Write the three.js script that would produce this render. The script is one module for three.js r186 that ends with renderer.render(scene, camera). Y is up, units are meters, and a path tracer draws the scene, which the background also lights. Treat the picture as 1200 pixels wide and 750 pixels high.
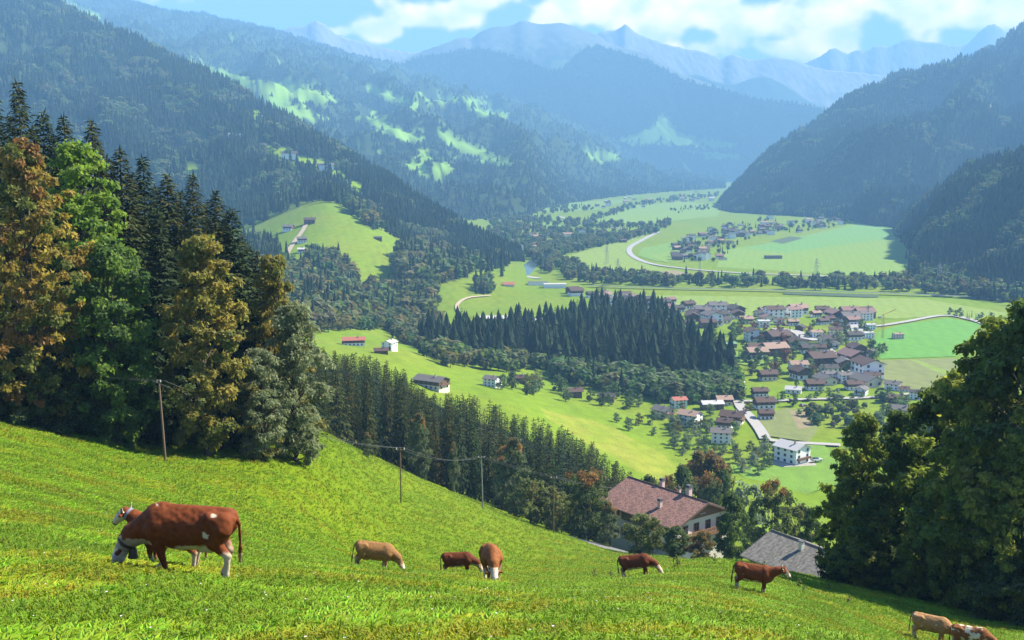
import * as THREE from 'three';
import { MarchingCubes } from 'three/addons/objects/MarchingCubes.js';
import { mergeGeometries } from 'three/addons/utils/BufferGeometryUtils.js';
import { createNoise2D, createNoise3D } from 'simplex-noise';

// ---------- random numbers and noise, all seeded ----------
const rngOf = (a) => () => { a = (a + 0x6d2b79f5) | 0; let t = Math.imul(a ^ (a >>> 15), 1 | a); t = (t + Math.imul(t ^ (t >>> 7), 61 | t)) ^ t; return ((t ^ (t >>> 14)) >>> 0) / 4294967296; };
const n2 = createNoise2D(rngOf(11)), n3 = createNoise3D(rngOf(12));
const fbm2 = (x, y, o = 4) => { let s = 0, a = 1, w = 0; for (let i = 0; i < o; i++) { s += a * n2(x + i * 17.3, y - i * 9.1); w += a; a *= .5; x *= 2; y *= 2; } return s / w; };
const fbm3 = (x, y, z, o = 4) => { let s = 0, a = 1, w = 0; for (let i = 0; i < o; i++) { s += a * n3(x + i * 7.7, y, z - i * 3.1); w += a; a *= .5; x *= 2; y *= 2; z *= 2; } return s / w; };
const clamp = THREE.MathUtils.clamp, lerp = THREE.MathUtils.lerp, sstep = THREE.MathUtils.smoothstep;
const V = (x, y, z) => new THREE.Vector3(x, y, z);

// ---------- camera ----------
const scene = new THREE.Scene();
const F = 1287, EYE = 120, PITCH = Math.atan(185 / F);
const camera = new THREE.PerspectiveCamera(2 * Math.atan(375 / F) * 180 / Math.PI, 1.6, .5, 40000);
camera.position.set(0, EYE, 0);
camera.rotation.x = -PITCH;

// ---------- sky (air and clouds only) ----------
const SKY = { haze: 1, gain: 1 };
{
  const Wd = 4096, Hh = 2048, data = new Float32Array(Wd * Hh * 4);
  const puffs = [[500, 24, 46, 20], [545, 20, 30, 16], [450, 42, 30, 14], [185, -2, 60, 14], [590, 8, 50, 16], [690, 20, 90, 30], [790, 22, 120, 36], [930, 36, 150, 42], [1090, 22, 150, 40], [1180, 30, 90, 40], [870, 62, 120, 18], [640, -30, 90, 20], [390, 45, 26, 8]].map(([px, py, w, h]) => [Math.atan((px - 600) / F), Math.atan((190 - py) / F), w / F, h / F]);
  for (let r = 0; r < Hh; r++) {
    const up = ((r + .5) / Hh - .5) * Math.PI, sy = Math.sin(up), cy = Math.cos(up), e = Math.max(0, up);
    for (let c = 0; c < Wd; c++) {
      const ro = ((c + .5) / Wd - .5) * 2 * Math.PI, x = Math.cos(ro) * cy, z = Math.sin(ro) * cy;
      const k = Math.pow(1 - Math.min(1, e / 1.45), 3.2);
      let R = lerp(.05, .38, k), G = lerp(.135, .60, k), B = lerp(.44, 1.10, k);
      if (sy > 0) {
        const az = Math.atan2(x, -z);
        let here = 0;
        for (const [pa, pe, pw, ph] of puffs) { const d = ((az - pa) / pw) ** 2 + ((up - pe) / ph) ** 2; here = Math.max(here, Math.exp(-d)); }
        const el = 1.9 / (sy + .12), f = up < .5 ? fbm3(x * 12, sy * 17, z * 12, 7) : 0, g = fbm2(x * el * .55 + 3, z * el * .55, 5);
        const low = 1 - sstep(up, .16, .4);
        const far = low * sstep(g + f * .3, .05, .55) * (1 - sstep(Math.abs(az), .3, .52) * 0) * sstep(Math.abs(az), .47, .62);
        const high = (1 - low) * sstep(g, .2, .85) * .4;
        const m = clamp(Math.max(sstep(here + f * .9, .34, .74), far, high), 0, 1);
        const body = m > .01 ? clamp(.5 + 1.1 * fbm3(x * 22, sy * 30, z * 22, 5), 0, 1) : 0;
        const lr = lerp(1.3, 2.5, body), lg = lerp(1.2, 1.75, body), lb = lerp(1.2, 1.1, body);
        R = lerp(R, lr, m); G = lerp(G, lg, m); B = lerp(B, lb, m);
      }
      const i = (r * Wd + c) * 4; data[i] = R; data[i + 1] = G; data[i + 2] = B; data[i + 3] = 1;
    }
  }
  const t = new THREE.DataTexture(data, Wd, Hh, THREE.RGBAFormat, THREE.FloatType);
  t.mapping = THREE.EquirectangularReflectionMapping; t.magFilter = THREE.LinearFilter; t.needsUpdate = true;
  scene.background = t; scene.environment = t;
  scene.backgroundIntensity = scene.environmentIntensity = .43;
}
// ---------- sun: high, ahead of the viewer and from the east side of the valley ----------
const SUN = V(Math.sin(1.2) * Math.cos(.76), Math.sin(.76), -Math.cos(1.2) * Math.cos(.76));
const sun = new THREE.DirectionalLight(new THREE.Color().setRGB(1, .93, .78), 5);
sun.position.copy(SUN).multiplyScalar(3000); sun.target.position.set(0, 60, -100);
sun.castShadow = true; sun.shadow.mapSize.set(4096, 4096);
Object.assign(sun.shadow.camera, { left: -900, right: 900, top: 900, bottom: -900, near: 10, far: 8000 });
scene.add(sun, sun.target);
// ---------- air ----------
scene.fog = new THREE.FogExp2(new THREE.Color().setRGB(.28, .61, 1.0), 1.7e-4);
const renderer = new THREE.WebGLRenderer();
renderer.toneMapping = THREE.LinearToneMapping; renderer.toneMappingExposure = 3.55; renderer.shadowMap.enabled = true;

// ---------- from photo pixels to the place ----------
const SP = Math.sin(PITCH), CP = Math.cos(PITCH);
const ray = (px, py) => { const u = (px - 600) / F, v = -(py - 375) / F, y = v * CP - SP, z = -v * SP - CP; return [u / -z, -y / -z]; };   // [x per metre of depth, drop per metre of depth]
const at = (px, py, d) => { const [a, t] = ray(px, py); return V(a * d, EYE - t * d, -d); };
const pix = (x, y, z) => { const h = y - EYE, yc = h * CP - z * SP, zc = h * SP + z * CP; return [600 + F * x / -zc, 375 - F * yc / -zc]; };
const FLOOR = 3;
const floorAt = (px, py) => { const [a, t] = ray(px, py), d = (EYE - FLOOR) / t; return V(a * d, FLOOR, -d); };
const inside = (poly, x, y) => { let r = false; for (let i = 0, j = poly.length - 1; i < poly.length; j = i++) { const [a, b] = poly[i], [c, d] = poly[j]; if ((b > y) !== (d > y) && x < (c - a) * (y - b) / (d - b) + a) r = !r; } return r; };

// ---------- the ground: one smooth surface through surveyed points [px, py, depth] ----------
const survey = [
  [0, 745, 12], [300, 745, 12], [600, 748, 12], [850, 760, 12], [1200, 800, 12], [-250, 730, 12], [1500, 850, 12],
  [205, 668, 22], [20, 650, 21], [500, 690, 24], [750, 705, 24], [950, 735, 25], [1150, 785, 26], [-150, 640, 24],
  [575, 683, 40], [435, 668, 47], [540, 672, 50], [752, 675, 58], [893, 697, 47], [1095, 768, 46], [1200, 790, 42], [50, 600, 36], [200, 628, 38], [320, 648, 42], [-150, 570, 38],
  [830, 656, 76], [900, 669, 74], [960, 683, 72], [1040, 697, 74], [1130, 712, 72], [1220, 735, 66], [1400, 790, 60],
  [100, 560, 60], [220, 592, 62], [330, 622, 64], [430, 655, 70], [520, 672, 78], [620, 678, 84], [700, 676, 86], [760, 668, 80],
  [-200, 500, 75], [0, 490, 82], [100, 508, 86], [240, 524, 90], [350, 543, 92], [420, 585, 100], [520, 622, 110], [620, 650, 118], [700, 656, 120],
  [390, 527, 120], [470, 578, 140], [450, 552, 152], [520, 578, 166], [600, 608, 172], [680, 634, 165], [720, 647, 160], [790, 655, 150],
  [785, 652, 176], [860, 665, 172], [925, 672, 132], [925, 668, 150], [1000, 690, 110], [1100, 706, 110], [1250, 735, 110], [1000, 660, 200], [1200, 690, 200],
  [100, 470, 140], [-250, 440, 140], [250, 470, 150], [340, 490, 170],
  [400, 512, 250], [300, 480, 250], [0, 440, 250], [520, 557, 268], [640, 590, 280], [740, 628, 262], [880, 630, 265], [1000, 630, 280], [1250, 640, 280],
  [750, 546, 390], [850, 575, 375], [960, 580, 382], [1250, 590, 390], [600, 471, 430], [480, 426, 480], [380, 420, 430], [200, 420, 400], [-200, 420, 400],
  [560, 441, 520], [700, 482, 490], [800, 510, 480], [900, 536, 440], [640, 455, 540], [415, 402, 560], [455, 405, 550], [360, 385, 620],
  [480, 402, 680], [560, 392, 730], [640, 383, 780], [720, 391, 760], [700, 420, 660], [780, 440, 620], [420, 372, 760], [350, 340, 850], [200, 370, 700], [-200, 370, 700],
  [515, 376, 830], [580, 378, 830], [650, 367, 870], [520, 343, 940], [545, 323, 1040], [600, 338, 1010], [660, 350, 985], [560, 310, 1180], [470, 318, 1030], [440, 322, 1000], [460, 292, 1120], [430, 262, 1190], [385, 239, 1270], [350, 245, 1280], [400, 300, 1030], [335, 320, 940], [300, 258, 1350], [440, 262, 1330], [490, 293, 1290], [545, 306, 1260], [200, 300, 1280], [0, 330, 1250], [-250, 330, 1250],
  [0, 260, 3000], [-300, 260, 3000], [300, 240, 3000], [500, 240, 3000], [600, 252, 2600],
  ...[[700, 1000], [900, 1000], [1100, 1000], [1300, 1000], [650, 1400], [850, 1400], [1100, 1400], [1300, 1400], [620, 2000], [900, 2000], [1300, 2000], [700, 3500], [1000, 3500], [1400, 3500], [800, 6000], [1200, 6000], [400, 6000], [0, 6000], [850, 700], [1000, 700], [1200, 700], [1350, 700], [950, 500], [1100, 500], [1300, 500]].map(([px, d]) => [px, 375 + F * Math.tan(Math.atan(120 / d) - PITCH), d]),
];
const BS = .2, survA = [], survB = [], survS = [];
for (const [px, py, d] of survey) { const [a, t] = ray(px, py); survA.push(a); survB.push(BS * Math.log(d)); survS.push(t - 1.7 / d); }
const tps = (() => {
  const n = survA.length, N = n + 3, M = Array.from({ length: N }, () => new Float64Array(N + 1)), ker = (r2) => r2 > 0 ? .5 * r2 * Math.log(r2) : 0;
  for (let i = 0; i < n; i++) {
    for (let j = 0; j < n; j++) M[i][j] = ker((survA[i] - survA[j]) ** 2 + (survB[i] - survB[j]) ** 2);
    M[i][i] += 2e-5; M[i][n] = M[n][i] = 1; M[i][n + 1] = M[n + 1][i] = survA[i]; M[i][n + 2] = M[n + 2][i] = survB[i]; M[i][N] = survS[i];
  }
  for (let c = 0; c < N; c++) {
    let p = c; for (let r = c + 1; r < N; r++) if (Math.abs(M[r][c]) > Math.abs(M[p][c])) p = r;
    [M[c], M[p]] = [M[p], M[c]];
    for (let r = c + 1; r < N; r++) { const f = M[r][c] / M[c][c]; if (f) for (let k = c; k <= N; k++) M[r][k] -= f * M[c][k]; }
  }
  const w = new Float64Array(N);
  for (let r = N - 1; r >= 0; r--) { let s = M[r][N]; for (let k = r + 1; k < N; k++) s -= M[r][k] * w[k]; w[r] = s / M[r][r]; }
  return (a, b) => { let s = w[n] + w[n + 1] * a + w[n + 2] * b; for (let i = 0; i < n; i++) { const da = a - survA[i], db = b - survB[i], r2 = da * da + db * db; if (r2 > 1e-12) s += w[i] * .5 * r2 * Math.log(r2); } return s; };
})();
function ground(x, d) {
  const de = Math.max(d, 11), a = clamp(x / de, -.72, .72), s = tps(a, BS * Math.log(Math.min(de, 6500)));
  let h = EYE - 1.7 - s * d;
  if (d < 300) h += .10 * n2(x * .13, d * .13) * sstep(d, 2, 30) + .035 * n2(x * .6, d * .6);
  else { const k = 3, q = clamp(.5 + .5 * (h - FLOOR) / k, 0, 1); h = lerp(FLOOR, h, q) + k * q * (1 - q); }
  return h;
}
const onGround = (px, d) => { const a = (px - 600) / F * 1.0; const x = a * d * (1 / (CP)) ; return V(x, ground(x, d), -d); };
function hit(px, py, from = 8, to = 6000) {   // where the line through a pixel meets the ground
  const [a, t] = ray(px, py); let last = from;
  for (let d = from; d < to; d *= 1.012) {
    if (EYE - t * d <= ground(a * d, d)) { let lo = last, hi = d; for (let i = 0; i < 12; i++) { const m = (lo + hi) / 2; if (EYE - t * m <= ground(a * m, m)) hi = m; else lo = m; } return V(a * hi, ground(a * hi, hi), -hi); }
    last = d;
  }
  return null;
}

// ---------- naming ----------
const taken = {};
const numbered = (name) => { const n = taken[name] = (taken[name] ?? -1) + 1; return n ? `${name}_${String(n).padStart(3, '0')}` : name; };
const shade = (o) => { o.castShadow = o.receiveShadow = true; return o; };
function tag(o, label, category, group, kind) { o.userData = { label }; if (category) o.userData.category = category; if (group) o.userData.group = group; if (kind) o.userData.kind = kind; return o; }
function thing(name, label, category, group, pos, turn = 0, scale = 1) { const o = new THREE.Group(); o.name = numbered(name); tag(o, label, category, group); if (pos) o.position.copy(pos); o.rotation.y = turn; o.scale.setScalar(scale); scene.add(o); return o; }
function part(parent, name, geo, mat) { const m = shade(new THREE.Mesh(geo, mat)); m.name = name; parent.add(m); return m; }
function setting(name, geo, mat, label, category, kind = 'structure') { const m = shade(new THREE.Mesh(geo, mat)); m.name = numbered(name); tag(m, label, category, null, kind); scene.add(m); return m; }
const mat = (r, g, b, rough = .9, more = {}) => new THREE.MeshStandardMaterial({ color: new THREE.Color().setRGB(r, g, b), roughness: rough, ...more });
const vmat = (more = {}) => new THREE.MeshPhysicalMaterial({ color: 0xffffff, vertexColors: true, roughness: 1, specularIntensity: .25, side: THREE.DoubleSide, ...more });

// ---------- textures: grain only ----------
function grain(size, fn, srgb = true) {
  const d = new Uint8Array(size * size * 4);
  for (let y = 0; y < size; y++) for (let x = 0; x < size; x++) { const c = fn(x / size, y / size), i = (y * size + x) * 4; for (let k = 0; k < 3; k++) d[i + k] = clamp(c[k] * 255, 0, 255); d[i + 3] = 255; }
  const t = new THREE.DataTexture(d, size, size); t.wrapS = t.wrapT = THREE.RepeatWrapping; t.magFilter = THREE.LinearFilter; t.minFilter = THREE.LinearMipmapLinearFilter; t.generateMipmaps = true;
  if (srgb) t.colorSpace = THREE.SRGBColorSpace; t.needsUpdate = true; return t;
}
const loopNoise = (u, v, f, s = 0) => { const a = u * 2 * Math.PI, b = v * 2 * Math.PI, q = f / (2 * Math.PI); return .5 * (n3(Math.cos(a) * q + s, Math.sin(a) * q, Math.cos(b) * q) + n3(Math.sin(b) * q + s + 40, Math.cos(a) * q, Math.sin(a) * q + Math.cos(b) * q * .5)); };
const rT = rngOf(5);
const grassGrain = grain(512, (u, v) => { const s = .90 + .10 * loopNoise(u, v, 9) + .12 * loopNoise(u, v, 60, 3) + .14 * (rT() - .5); return [s * 1.0, s * 1.0, s * .92]; });
const fieldGrain = grain(512, (u, v) => { const s = .92 + .08 * loopNoise(u, v, 5, 7) + .08 * loopNoise(u, v, 34, 9) + .10 * (rT() - .5); return [s, s, s * .95]; });

// ---------- vertex-coloured grids ----------
function gridGeometry(nu, nv, fn, uvScale = 1) {   // fn(i, j) -> [x, y, z, r, g, b]
  const pos = new Float32Array(nu * nv * 3), col = new Float32Array(nu * nv * 3), uv = new Float32Array(nu * nv * 2), idx = [];
  for (let j = 0; j < nv; j++) for (let i = 0; i < nu; i++) { const p = fn(i, j), k = j * nu + i; pos.set([p[0], p[1], p[2]], k * 3); col.set([p[3], p[4], p[5]], k * 3); uv[k * 2] = p[0] / uvScale; uv[k * 2 + 1] = p[2] / uvScale; }
  for (let j = 0; j < nv - 1; j++) for (let i = 0; i < nu - 1; i++) { const a = j * nu + i; idx.push(a, a + 1, a + nu, a + 1, a + nu + 1, a + nu); }
  const g = new THREE.BufferGeometry(); g.setAttribute('position', new THREE.BufferAttribute(pos, 3)); g.setAttribute('color', new THREE.BufferAttribute(col, 3)); g.setAttribute('uv', new THREE.BufferAttribute(uv, 2)); g.setIndex(idx); g.computeVertexNormals(); return g;
}
const mix3 = (a, b, t) => [lerp(a[0], b[0], t), lerp(a[1], b[1], t), lerp(a[2], b[2], t)];
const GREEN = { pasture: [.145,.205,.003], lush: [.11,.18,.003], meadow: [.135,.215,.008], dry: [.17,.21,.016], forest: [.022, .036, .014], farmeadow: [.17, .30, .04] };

// ---------- pasture (near slope) ----------
const SEAM = 255;
{
  const ds = []; for (let d = -14; d < 9; d += 1.6) ds.push(d); for (let d = 9; d < SEAM; d *= 1.0135) ds.push(d); ds.push(SEAM);
  const nu = 520;
  const g = gridGeometry(nu, ds.length, (i, j) => {
    const d = ds[j], x = (i / (nu - 1) * 2 - 1) * .64 * (Math.max(d, 9) + 28);
    const q = fbm2(x * .03, d * .03, 3), w = fbm2(x * .2 + 9, d * .2, 3);
    let c = mix3(GREEN.pasture, GREEN.lush, clamp(.45 + .7 * q, 0, 1)); c = mix3(c, GREEN.dry, clamp(.9 * w - .25, 0, .35));
    return [x, ground(x, d), -d, ...c];
  }, 3.1);
  setting('pasture', g, vmat({ map: grassGrain, bumpMap: grassGrain, bumpScale: .05 }), 'steep bright green cow pasture sloping down into the valley', 'pasture');
}
// ---------- valley ground ----------
const woods = {   // photo outlines of woodland standing on the ground sheet
  spruceStand: [[345, 400], [400, 432], [470, 456], [540, 486], [640, 524], [720, 562], [790, 590], [740, 640], [600, 610], [450, 555], [370, 520]],
  middleWood: [[480, 404], [560, 394], [660, 388], [700, 366], [770, 372], [800, 395], [850, 425], [868, 450], [855, 472], [790, 458], [700, 446], [620, 428], [540, 424]],
  leftWood: [[300, 300], [330, 318], [350, 334], [400, 340], [425, 346], [462, 344], [510, 345], [512, 372], [440, 380], [360, 384], [300, 360], [280, 300]],
  upperLeft: [[285, 288], [325, 300], [330, 335], [280, 340]],
  knollWood: [[465, 300], [480, 288], [530, 292], [560, 305], [548, 325], [508, 335], [470, 328]],
};
{
  const ds = [SEAM]; for (let d = SEAM * 1.0115; d < 9000; d *= 1.0118) ds.push(d);
  const nu = 560;
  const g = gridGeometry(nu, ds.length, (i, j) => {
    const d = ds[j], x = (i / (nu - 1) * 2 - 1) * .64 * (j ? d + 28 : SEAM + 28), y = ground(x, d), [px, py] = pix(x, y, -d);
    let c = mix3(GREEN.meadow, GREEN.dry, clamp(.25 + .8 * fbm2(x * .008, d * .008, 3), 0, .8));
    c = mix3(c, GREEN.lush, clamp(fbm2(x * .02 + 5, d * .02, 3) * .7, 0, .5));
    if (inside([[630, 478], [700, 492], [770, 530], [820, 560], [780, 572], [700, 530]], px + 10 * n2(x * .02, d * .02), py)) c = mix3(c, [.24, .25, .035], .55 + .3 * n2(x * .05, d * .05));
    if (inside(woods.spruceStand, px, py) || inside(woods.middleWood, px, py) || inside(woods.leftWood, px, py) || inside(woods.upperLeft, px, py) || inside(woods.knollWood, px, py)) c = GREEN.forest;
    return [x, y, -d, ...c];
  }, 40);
  setting('valley_ground', g, vmat({ map: fieldGrain }), 'green valley floor of meadows reaching to the foot of the mountains', 'valley');
}

// ---------- mountains: lofted between a foot line and a ridge line ----------
function resample(line, n) {
  const P = line.map(([px, py, d]) => at(px, py, d)), L = [0];
  for (let i = 1; i < line.length; i++) L.push(L[i - 1] + Math.hypot(line[i][0] - line[i - 1][0], line[i][1] - line[i - 1][1]));
  const curve = new THREE.CatmullRomCurve3(P, false, 'centripetal'), out = [];
  for (let k = 0; k < n; k++) { const s = k / (n - 1) * L[L.length - 1]; let i = 1; while (i < L.length - 1 && L[i] < s) i++; const f = (s - L[i - 1]) / (L[i] - L[i - 1]); out.push(curve.getPoint(clamp((i - 1 + f) / (line.length - 1), 0, 1))); }
  return out;
}
const hills = {};
const hillMat = vmat({ specularIntensity: .05 });
function mountain(key, name, label, ridge, foot, o) {
  const nu = o.nu ?? 200, nv = o.nv ?? 70, back = 12, R = resample(ridge, nu), B = resample(foot, nu), grid = [];
  const size = o.size ?? 300, rough = o.rough ?? .05, seed = o.seed ?? 0;
  for (let j = 0; j < nv + back; j++) for (let i = 0; i < nu; i++) {
    const v = Math.min(1, j / (nv - 1)), r = R[i], b = B[i], p = V(lerp(b.x, r.x, v), 0, lerp(b.z, r.z, v));
    p.y = lerp(b.y - (o.sink ?? 8), r.y, Math.pow(v, o.bow ?? 1));
    const len = Math.hypot(r.x - b.x, r.z - b.z), w = Math.pow(Math.sin(Math.PI * Math.min(v, .97)), .7);
    const ridged = 1 - 2 * Math.abs(n2(p.x / size + seed, p.z / size * .6 + seed)), fine = fbm2(p.x / size * 3 + seed, p.z / size * 3, 4);
    p.y += w * rough * len * (ridged * .6 + fine * .45) + (o.crag ?? 0) * fbm2(p.x / 60 + seed, p.z / 60, 3) * (v > .3 ? 1 : 0);
    if (j >= nv) { const q = (j - nv + 1) / back, dx = (r.x - b.x) / (len + 1), dz = (r.z - b.z) / (len + 1); p.x += dx * q * (o.deep ?? 500); p.z += dz * q * (o.deep ?? 500); p.y -= q * (o.deep ?? 500) * .55 + 0; }
    grid.push(p);
  }
  const colour = (p, v, px, py) => {
    for (const [poly, c] of o.patches ?? []) if (inside(poly, px + 7 * n2(p.x / 60, p.z / 60) * (o.ragged ?? 1), py + 3 * n2(p.x / 50 + 9, p.z / 50) * (o.ragged ?? 1))) return c;
    const f = .5 + .5 * fbm2(p.x / 90 + seed, p.z / 90, 4);
    let c = mix3(o.low ?? GREEN.forest, o.low2 ?? [.04, .06, .018], f);
    if (o.high) c = mix3(c, mix3(o.high, [.16, .15, .13], f), sstep(v + .25 * (f - .5), o.line ?? .6, (o.line ?? .6) + .2));
    return c;
  };
  const g = gridGeometry(nu, nv + back, (i, j) => { const p = grid[j * nu + i], [px, py] = pix(p.x, p.y, p.z); return [p.x, p.y, p.z, ...colour(p, Math.min(1, j / (nv - 1)), px, py)]; }, 100);
  const m = setting(name, g, hillMat, label, 'mountain');
  hills[key] = { grid, nu, nv, o, point(u, v) { const x = u * (nu - 1), y = v * (nv - 1), i = Math.min(nu - 2, x | 0), j = Math.min(nv - 2, y | 0), a = grid[j * nu + i], b = grid[j * nu + i + 1], c = grid[(j + 1) * nu + i], e = grid[(j + 1) * nu + i + 1], fx = x - i, fy = y - j, p = V(0, 0, 0); p.addScaledVector(a, (1 - fx) * (1 - fy)).addScaledVector(b, fx * (1 - fy)).addScaledVector(c, (1 - fx) * fy).addScaledVector(e, fx * fy); return p; } };
  return m;
}
const FM = GREEN.farmeadow, ALP = [.10, .13, .035], ROCK = [.26, .25, .23];
const L1meadows = [[[300, 168], [322, 168], [345, 180], [395, 192], [432, 222], [428, 232], [395, 212], [365, 197], [330, 188]], [[292, 132], [303, 127], [313, 140], [305, 143]], [[275, 160], [285, 156], [284, 163]], [[206, 193], [235, 197], [234, 204], [210, 200]]];
mountain('L1', 'forested_hillside', 'dark spruce covered hillside falling to the valley with a small meadow', [[-200, -90, 3000], [-80, -60, 2950], [0, -28, 2900], [60, 0, 2800], [110, 27, 2700], [150, 43, 2600], [200, 72, 2500], [250, 92, 2400], [300, 122, 2300], [350, 150, 2150], [400, 182, 1950], [430, 202, 1850], [460, 219, 1750], [500, 248, 1620], [540, 274, 1500], [590, 300, 1400], [610, 308, 1400]],
  [[-300, 360, 1250], [0, 335, 1270], [200, 305, 1290], [300, 262, 1370], [380, 243, 1400], [430, 264, 1380], [470, 291, 1340], [530, 304, 1310], [590, 312, 1290], [615, 316, 1290]], { nu: 240, nv: 90, size: 420, rough: .045, patches: L1meadows.map((p) => [p, GREEN.meadow]) });
const L2m = [[[70, 2], [118, 16], [122, 30], [100, 28], [80, 15]], [[218, 70], [245, 76], [290, 92], [340, 118], [370, 132], [390, 140], [360, 141], [320, 128], [290, 105], [250, 88]], [[300, 93], [340, 96], [385, 110], [400, 118], [360, 120], [320, 108]], [[428, 97], [460, 108], [500, 125], [490, 128], [455, 118], [432, 108]], [[480, 102], [520, 112], [588, 118], [560, 122], [500, 117]], [[415, 126], [440, 130], [462, 148], [498, 162], [490, 170], [452, 158], [425, 140]], [[506, 152], [540, 163], [575, 180], [598, 190], [590, 196], [560, 186], [530, 172]], [[550, 126], [590, 130], [600, 138], [565, 138]], [[468, 187], [500, 195], [508, 207], [480, 202]], [[420, 168], [452, 178], [440, 182]], [[680, 174], [720, 180], [726, 188], [700, 190]], [[505, 190], [530, 192], [532, 200], [512, 203]], [[490, 174], [504, 176], [500, 190], [490, 186]], [[268, 40], [278, 44], [273, 48]], [[325, 68], [333, 73], [328, 74]], [[292, 78], [305, 81], [300, 84]]];
mountain('L2', 'meadow_mountainside', 'hazy blue mountainside with strips of alpine meadow between woods', [[-60, -60, 6695], [60, -22, 6778], [120, -2, 6859], [160, 5, 6859], [200, 12, 6940], [260, 23, 7022], [300, 32, 7022], [325, 38, 7104], [400, 62, 7185], [467, 79, 7349], [533, 101, 7511], [607, 121, 7675], [667, 144, 7839], [700, 158, 8001], [733, 174, 8165], [767, 190, 8329], [800, 204, 8491], [850, 216, 8574]],
  [[-60, 250, 2400], [300, 250, 2300], [480, 262, 2250], [585, 259, 2250], [640, 244, 2800], [700, 233, 3500], [770, 225, 4250], [850, 219, 5000]], { nu: 260, nv: 100, size: 700, rough: .03, patches: L2m.map((p) => [p, FM]), ragged: 1 });
mountain('L3', 'bare_rock_peak', 'pale rocky summit beyond the meadow mountainside', [[290, 60, 8915], [327, 38, 8915], [345, 32, 8915], [358, 30, 8915], [370, 25, 8915], [380, 29, 8915], [395, 41, 8915], [420, 48, 8915], [445, 56, 8915], [470, 60, 8915], [520, 66, 8915], [600, 80, 8915]], [[290, 170, 7790], [600, 180, 7790]], { nu: 160, nv: 40, size: 800, rough: .05, crag: 12, high: ROCK, line: .35, low: ALP, low2: [.12, .13, .05] });
mountain('C1', 'blue_massif', 'broad hazy blue mountain massif closing the valley', [[400, 120, 7493], [440, 90, 7895], [462, 76, 8163], [490, 62, 8297], [520, 52, 8297], [543, 45, 8363], [552, 45, 8363], [562, 38, 8363], [578, 31, 8363], [600, 29, 8363], [612, 24, 8363], [630, 28, 8363], [645, 27, 8363], [658, 27, 8363], [680, 33, 8363], [700, 41, 8363], [716, 52, 8363], [735, 57, 8297], [760, 63, 8231], [780, 75, 8163], [805, 90, 8029], [840, 101, 7895], [880, 115, 7827], [920, 121, 7762], [945, 121, 7762], [972, 129, 7628], [1030, 150, 7493]],
  [[400, 210, 6865], [700, 208, 6671], [860, 214, 6671], [1030, 216, 6476]], { nu: 280, nv: 110, size: 1200, rough: .05, crag: 3, high: [.10, .11, .06], line: .72, low: [.022, .036, .014], low2: [.04, .055, .018], patches: [[[[722, 164], [760, 150], [778, 130], [786, 140], [800, 156], [830, 163], [868, 168], [850, 176], [790, 172], [740, 170]], FM], [[[640, 76], [660, 70], [672, 78], [655, 84]], ALP], [[[750, 86], [790, 84], [800, 92], [770, 94]], ALP], [[[800, 175], [860, 180], [880, 188], [830, 186]], FM], [[[748, 178], [775, 182], [768, 186]], FM]] });
mountain('C1b', 'wooded_shoulder', 'darker wooded shoulder in front of the blue massif', [[400, 120, 6683], [440, 96, 6895], [480, 72, 7107], [520, 62, 7266], [560, 58, 7320], [600, 65, 7213], [630, 77, 7054], [650, 84, 7001], [665, 76, 7054], [682, 61, 7160], [698, 55, 7213], [715, 58, 7213], [735, 64, 7160], [755, 70, 7107], [775, 80, 7054], [800, 93, 6948], [840, 103, 6842], [890, 117, 6736], [940, 123, 6683], [972, 131, 6577]], [[400, 205, 6396], [640, 205, 6449], [800, 206, 6449], [972, 214, 6396]], { nu: 260, nv: 80, size: 700, rough: .05, crag: 3, low: [.022, .036, .014], low2: [.04, .055, .018], patches: [[[[722, 164], [760, 150], [778, 130], [786, 140], [800, 156], [830, 163], [868, 168], [850, 176], [790, 172], [740, 170]], FM], [[[750, 86], [790, 84], [800, 92], [770, 94]], ALP], [[[800, 175], [860, 180], [880, 188], [830, 186]], FM]] });
mountain('C2', 'rounded_wooded_hill', 'small rounded wooded hill behind the end of the massif', [[790, 92, 8863], [815, 88, 8863], [840, 96, 8731], [862, 98, 8731], [880, 92, 8731], [897, 90, 8731], [912, 95, 8731], [930, 106, 8731], [948, 119, 8731], [965, 125, 8731], [1000, 140, 8731]], [[790, 200, 8109], [1000, 205, 8109]], { nu: 120, nv: 40, size: 400, rough: .05 });
mountain('F1', 'serrated_far_range', 'pale serrated mountain range with one sharp horn', [[640, 70, 9191], [690, 45, 9191], [706, 38, 9191], [718, 37, 9191], [726, 34, 9191], [732, 29.5, 9191], [739, 34, 9191], [748, 41, 9191], [765, 47, 9191], [790, 55, 9191], [815, 59, 9191], [830, 62, 9191], [845, 68, 9191], [858, 64, 9191], [880, 71, 9191], [905, 68, 9191], [930, 71, 9191], [945, 76, 9191], [970, 82, 9191], [1000, 84, 9191], [1040, 90, 9191], [1080, 104, 9191]], [[640, 200, 8142], [1080, 205, 8142]], { nu: 240, nv: 50, size: 900, rough: .05, crag: 9, high: ROCK, line: .3, low: ALP, low2: [.12, .13, .06] });
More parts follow.
